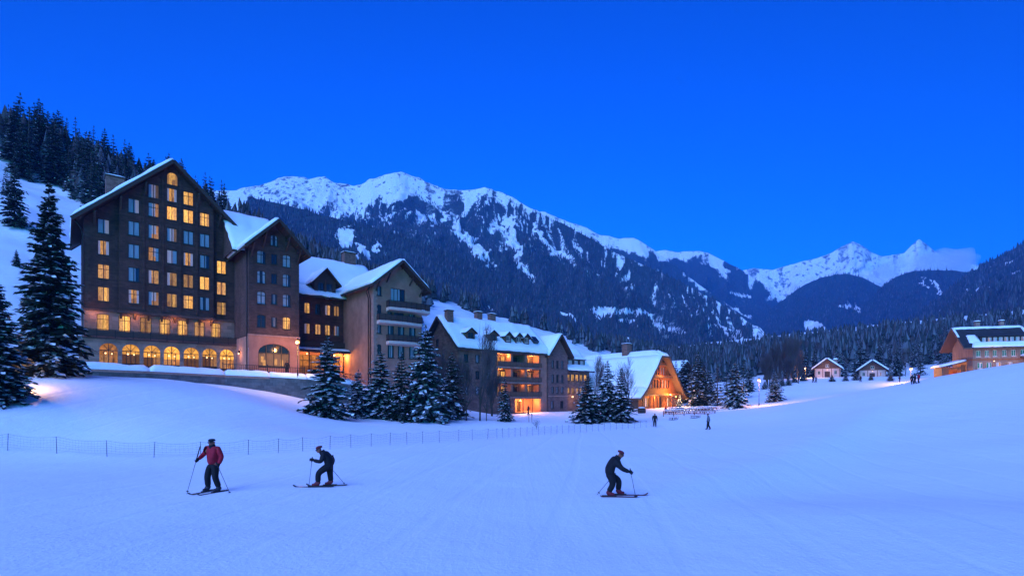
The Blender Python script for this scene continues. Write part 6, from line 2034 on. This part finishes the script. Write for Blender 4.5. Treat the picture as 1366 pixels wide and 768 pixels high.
for i, (px, py, h) in enumerate(((1020, 519, 2.6), (1030, 517, 3.0), (1043, 515, 3.2), (1052, 514, 2.8), (1072, 508, 3.0), (1110, 509, 2.4), (1128, 508, 2.2), (1142, 507, 2.6), (1162, 507, 2.), (1188, 508, 2.4), (1060, 510, 2.5))):
    p = ground_at(px, py); tree('snowy', p, h * .85, 'low snow-covered bush in the row before the bare grove and the cottages', 'bushes before the cottages', name='snowy_bush', width=2.0, cat='bush')

# ------------------------------------------------------------------ cloud bank between the far peaks
mb = bpy.data.metaballs.new('mist'); mb.resolution = 42; mb.threshold = .3
mo = bpy.data.objects.new('mist_src', mb); COL.objects.link(mo)
c0 = at(1240, 356, 4000)
crng = random.Random(9)
for px, py, r in ((1160, 366, 70), (1178, 362, 95), (1195, 357, 120), (1212, 354, 140), (1230, 352, 150), (1247, 349, 150), (1262, 347, 140), (1277, 346, 120), (1290, 350, 95), (1303, 353, 65), (1190, 366, 120), (1225, 366, 170), (1258, 363, 160), (1285, 361, 110)):
    q = at(px, py, 4000) - c0
    for _ in range(3):
        e = mb.elements.new(); e.co = (q.x + crng.uniform(-45, 45), q.y + crng.uniform(-90, 90), q.z + crng.uniform(-34, 34)); e.radius = r * .72 * crng.uniform(.7, 1.15)
mo.location = c0
dg = bpy.context.evaluated_depsgraph_get()
me = bpy.data.meshes.new_from_object(mo.evaluated_get(dg)); me.name = 'cloud'
bpy.data.objects.remove(mo)
cm = bpy.data.materials.new('cloud'); cm.use_nodes = True
nt = cm.node_tree; nt.nodes.remove(nt.nodes['Principled BSDF'])
pv = nt.nodes.new('ShaderNodeVolumePrincipled'); pv.inputs['Color'].default_value = (1, 1, 1, 1)
ctc = nt.nodes.new('ShaderNodeTexCoord'); cn = nt.nodes.new('ShaderNodeTexNoise'); cn.inputs['Scale'].default_value = .006; cn.inputs['Detail'].default_value = 5; cn.inputs['Roughness'].default_value = .6
cr = nt.nodes.new('ShaderNodeMapRange'); cr.inputs[1].default_value = .38; cr.inputs[2].default_value = .62; cr.inputs[4].default_value = .014
nt.links.new(ctc.outputs['Object'], cn.inputs[0]); nt.links.new(cn.outputs[0], cr.inputs[0]); nt.links.new(cr.outputs[0], pv.inputs['Density'])
nt.links.new(pv.outputs[0], nt.nodes['Material Output'].inputs['Volume'])
me.materials.clear(); me.materials.append(cm)
cl = put('cloud', me, None, c0); tag(cl, 'soft lilac cloud bank hanging before the right far peak', kind='stuff')

# ------------------------------------------------------------------ air
hz = bpy.data.materials.new('haze'); hz.use_nodes = True
nt = hz.node_tree; nt.nodes.remove(nt.nodes['Principled BSDF'])
pv = nt.nodes.new('ShaderNodeVolumePrincipled'); pv.inputs['Color'].default_value = (.10, .42, 1, 1); pv.inputs['Density'].default_value = HAZE = .000105
nt.links.new(pv.outputs[0], nt.nodes['Material Output'].inputs['Volume'])
zs = [v.co.z for o in bpy.data.objects if o.type == 'MESH' and (o.name in MOUNT or o.name == 'snow_ground') for v in o.data.vertices]
hb = bpy.data.meshes.new('haze'); bm = bmesh.new(); bmesh.ops.create_cube(bm, size=1)
x0, x1, y0, y1, z0, z1 = -13500, 13500, -300, 10500, min(zs + [-12.]) - 1, max(zs) + 25
for v in bm.verts:
    v.co = ((x0 + x1) / 2 + v.co.x * (x1 - x0), (y0 + y1) / 2 + v.co.y * (y1 - y0), (z0 + z1) / 2 + v.co.z * (z1 - z0))
bm.to_mesh(hb); bm.free(); hb.materials.append(hz)
tag(put('haze', hb), kind='stuff')

# ------------------------------------------------------------------ dusk sky, afterglow, camera
w = bpy.data.worlds.new('World'); S.world = w; w.use_nodes = True
nt = w.node_tree; bg = nt.nodes['Background']
sk = nt.nodes.new('ShaderNodeTexSky'); sk.sky_type = 'NISHITA'; sk.sun_disc = False
sk.sun_elevation = math.radians(3); sk.sun_rotation = math.radians(180); sk.ozone_density = 6; sk.dust_density = .3
mx = nt.nodes.new('ShaderNodeMix'); mx.data_type = 'RGBA'; mx.blend_type = 'MULTIPLY'; mx.inputs[0].default_value = 1
mx.inputs[7].default_value = (.005, .91, .97, 1)
gmn = nt.nodes.new('ShaderNodeGamma'); gmn.inputs[1].default_value = 1.6
nt.links.new(sk.outputs[0], gmn.inputs[0]); nt.links.new(gmn.outputs[0], mx.inputs[6]); nt.links.new(mx.outputs[2], bg.inputs[0]); bg.inputs[1].default_value = .15
sl = bpy.data.lights.new('afterglow', 'SUN'); sl.energy = 1.16; sl.color = (.265, .425, 1.); sl.angle = math.radians(70)
so = bpy.data.objects.new('afterglow', sl); COL.objects.link(so)
so.rotation_euler = (math.radians(90 - 38), 0, math.radians(-38))

cam = bpy.data.cameras.new('Camera'); co = bpy.data.objects.new('Camera', cam); COL.objects.link(co)
co.location = (0, 0, CAMZ); co.rotation_euler = (math.pi / 2, 0, 0)
cam.sensor_width = 36; cam.lens = 36 * F / 1366; cam.shift_y = (HY - 384) / 1366; cam.clip_start = .1; cam.clip_end = 40000
S.camera = co
S.view_settings.view_transform = 'Standard'; S.view_settings.look = 'None'; S.view_settings.gamma = 1
S.view_settings.exposure = EXPO
S.render.engine = 'CYCLES'
S.cycles.use_denoising = True; S.cycles.max_bounces = 6; S.cycles.volume_bounces = 3; S.cycles.sample_clamp_indirect = 3.
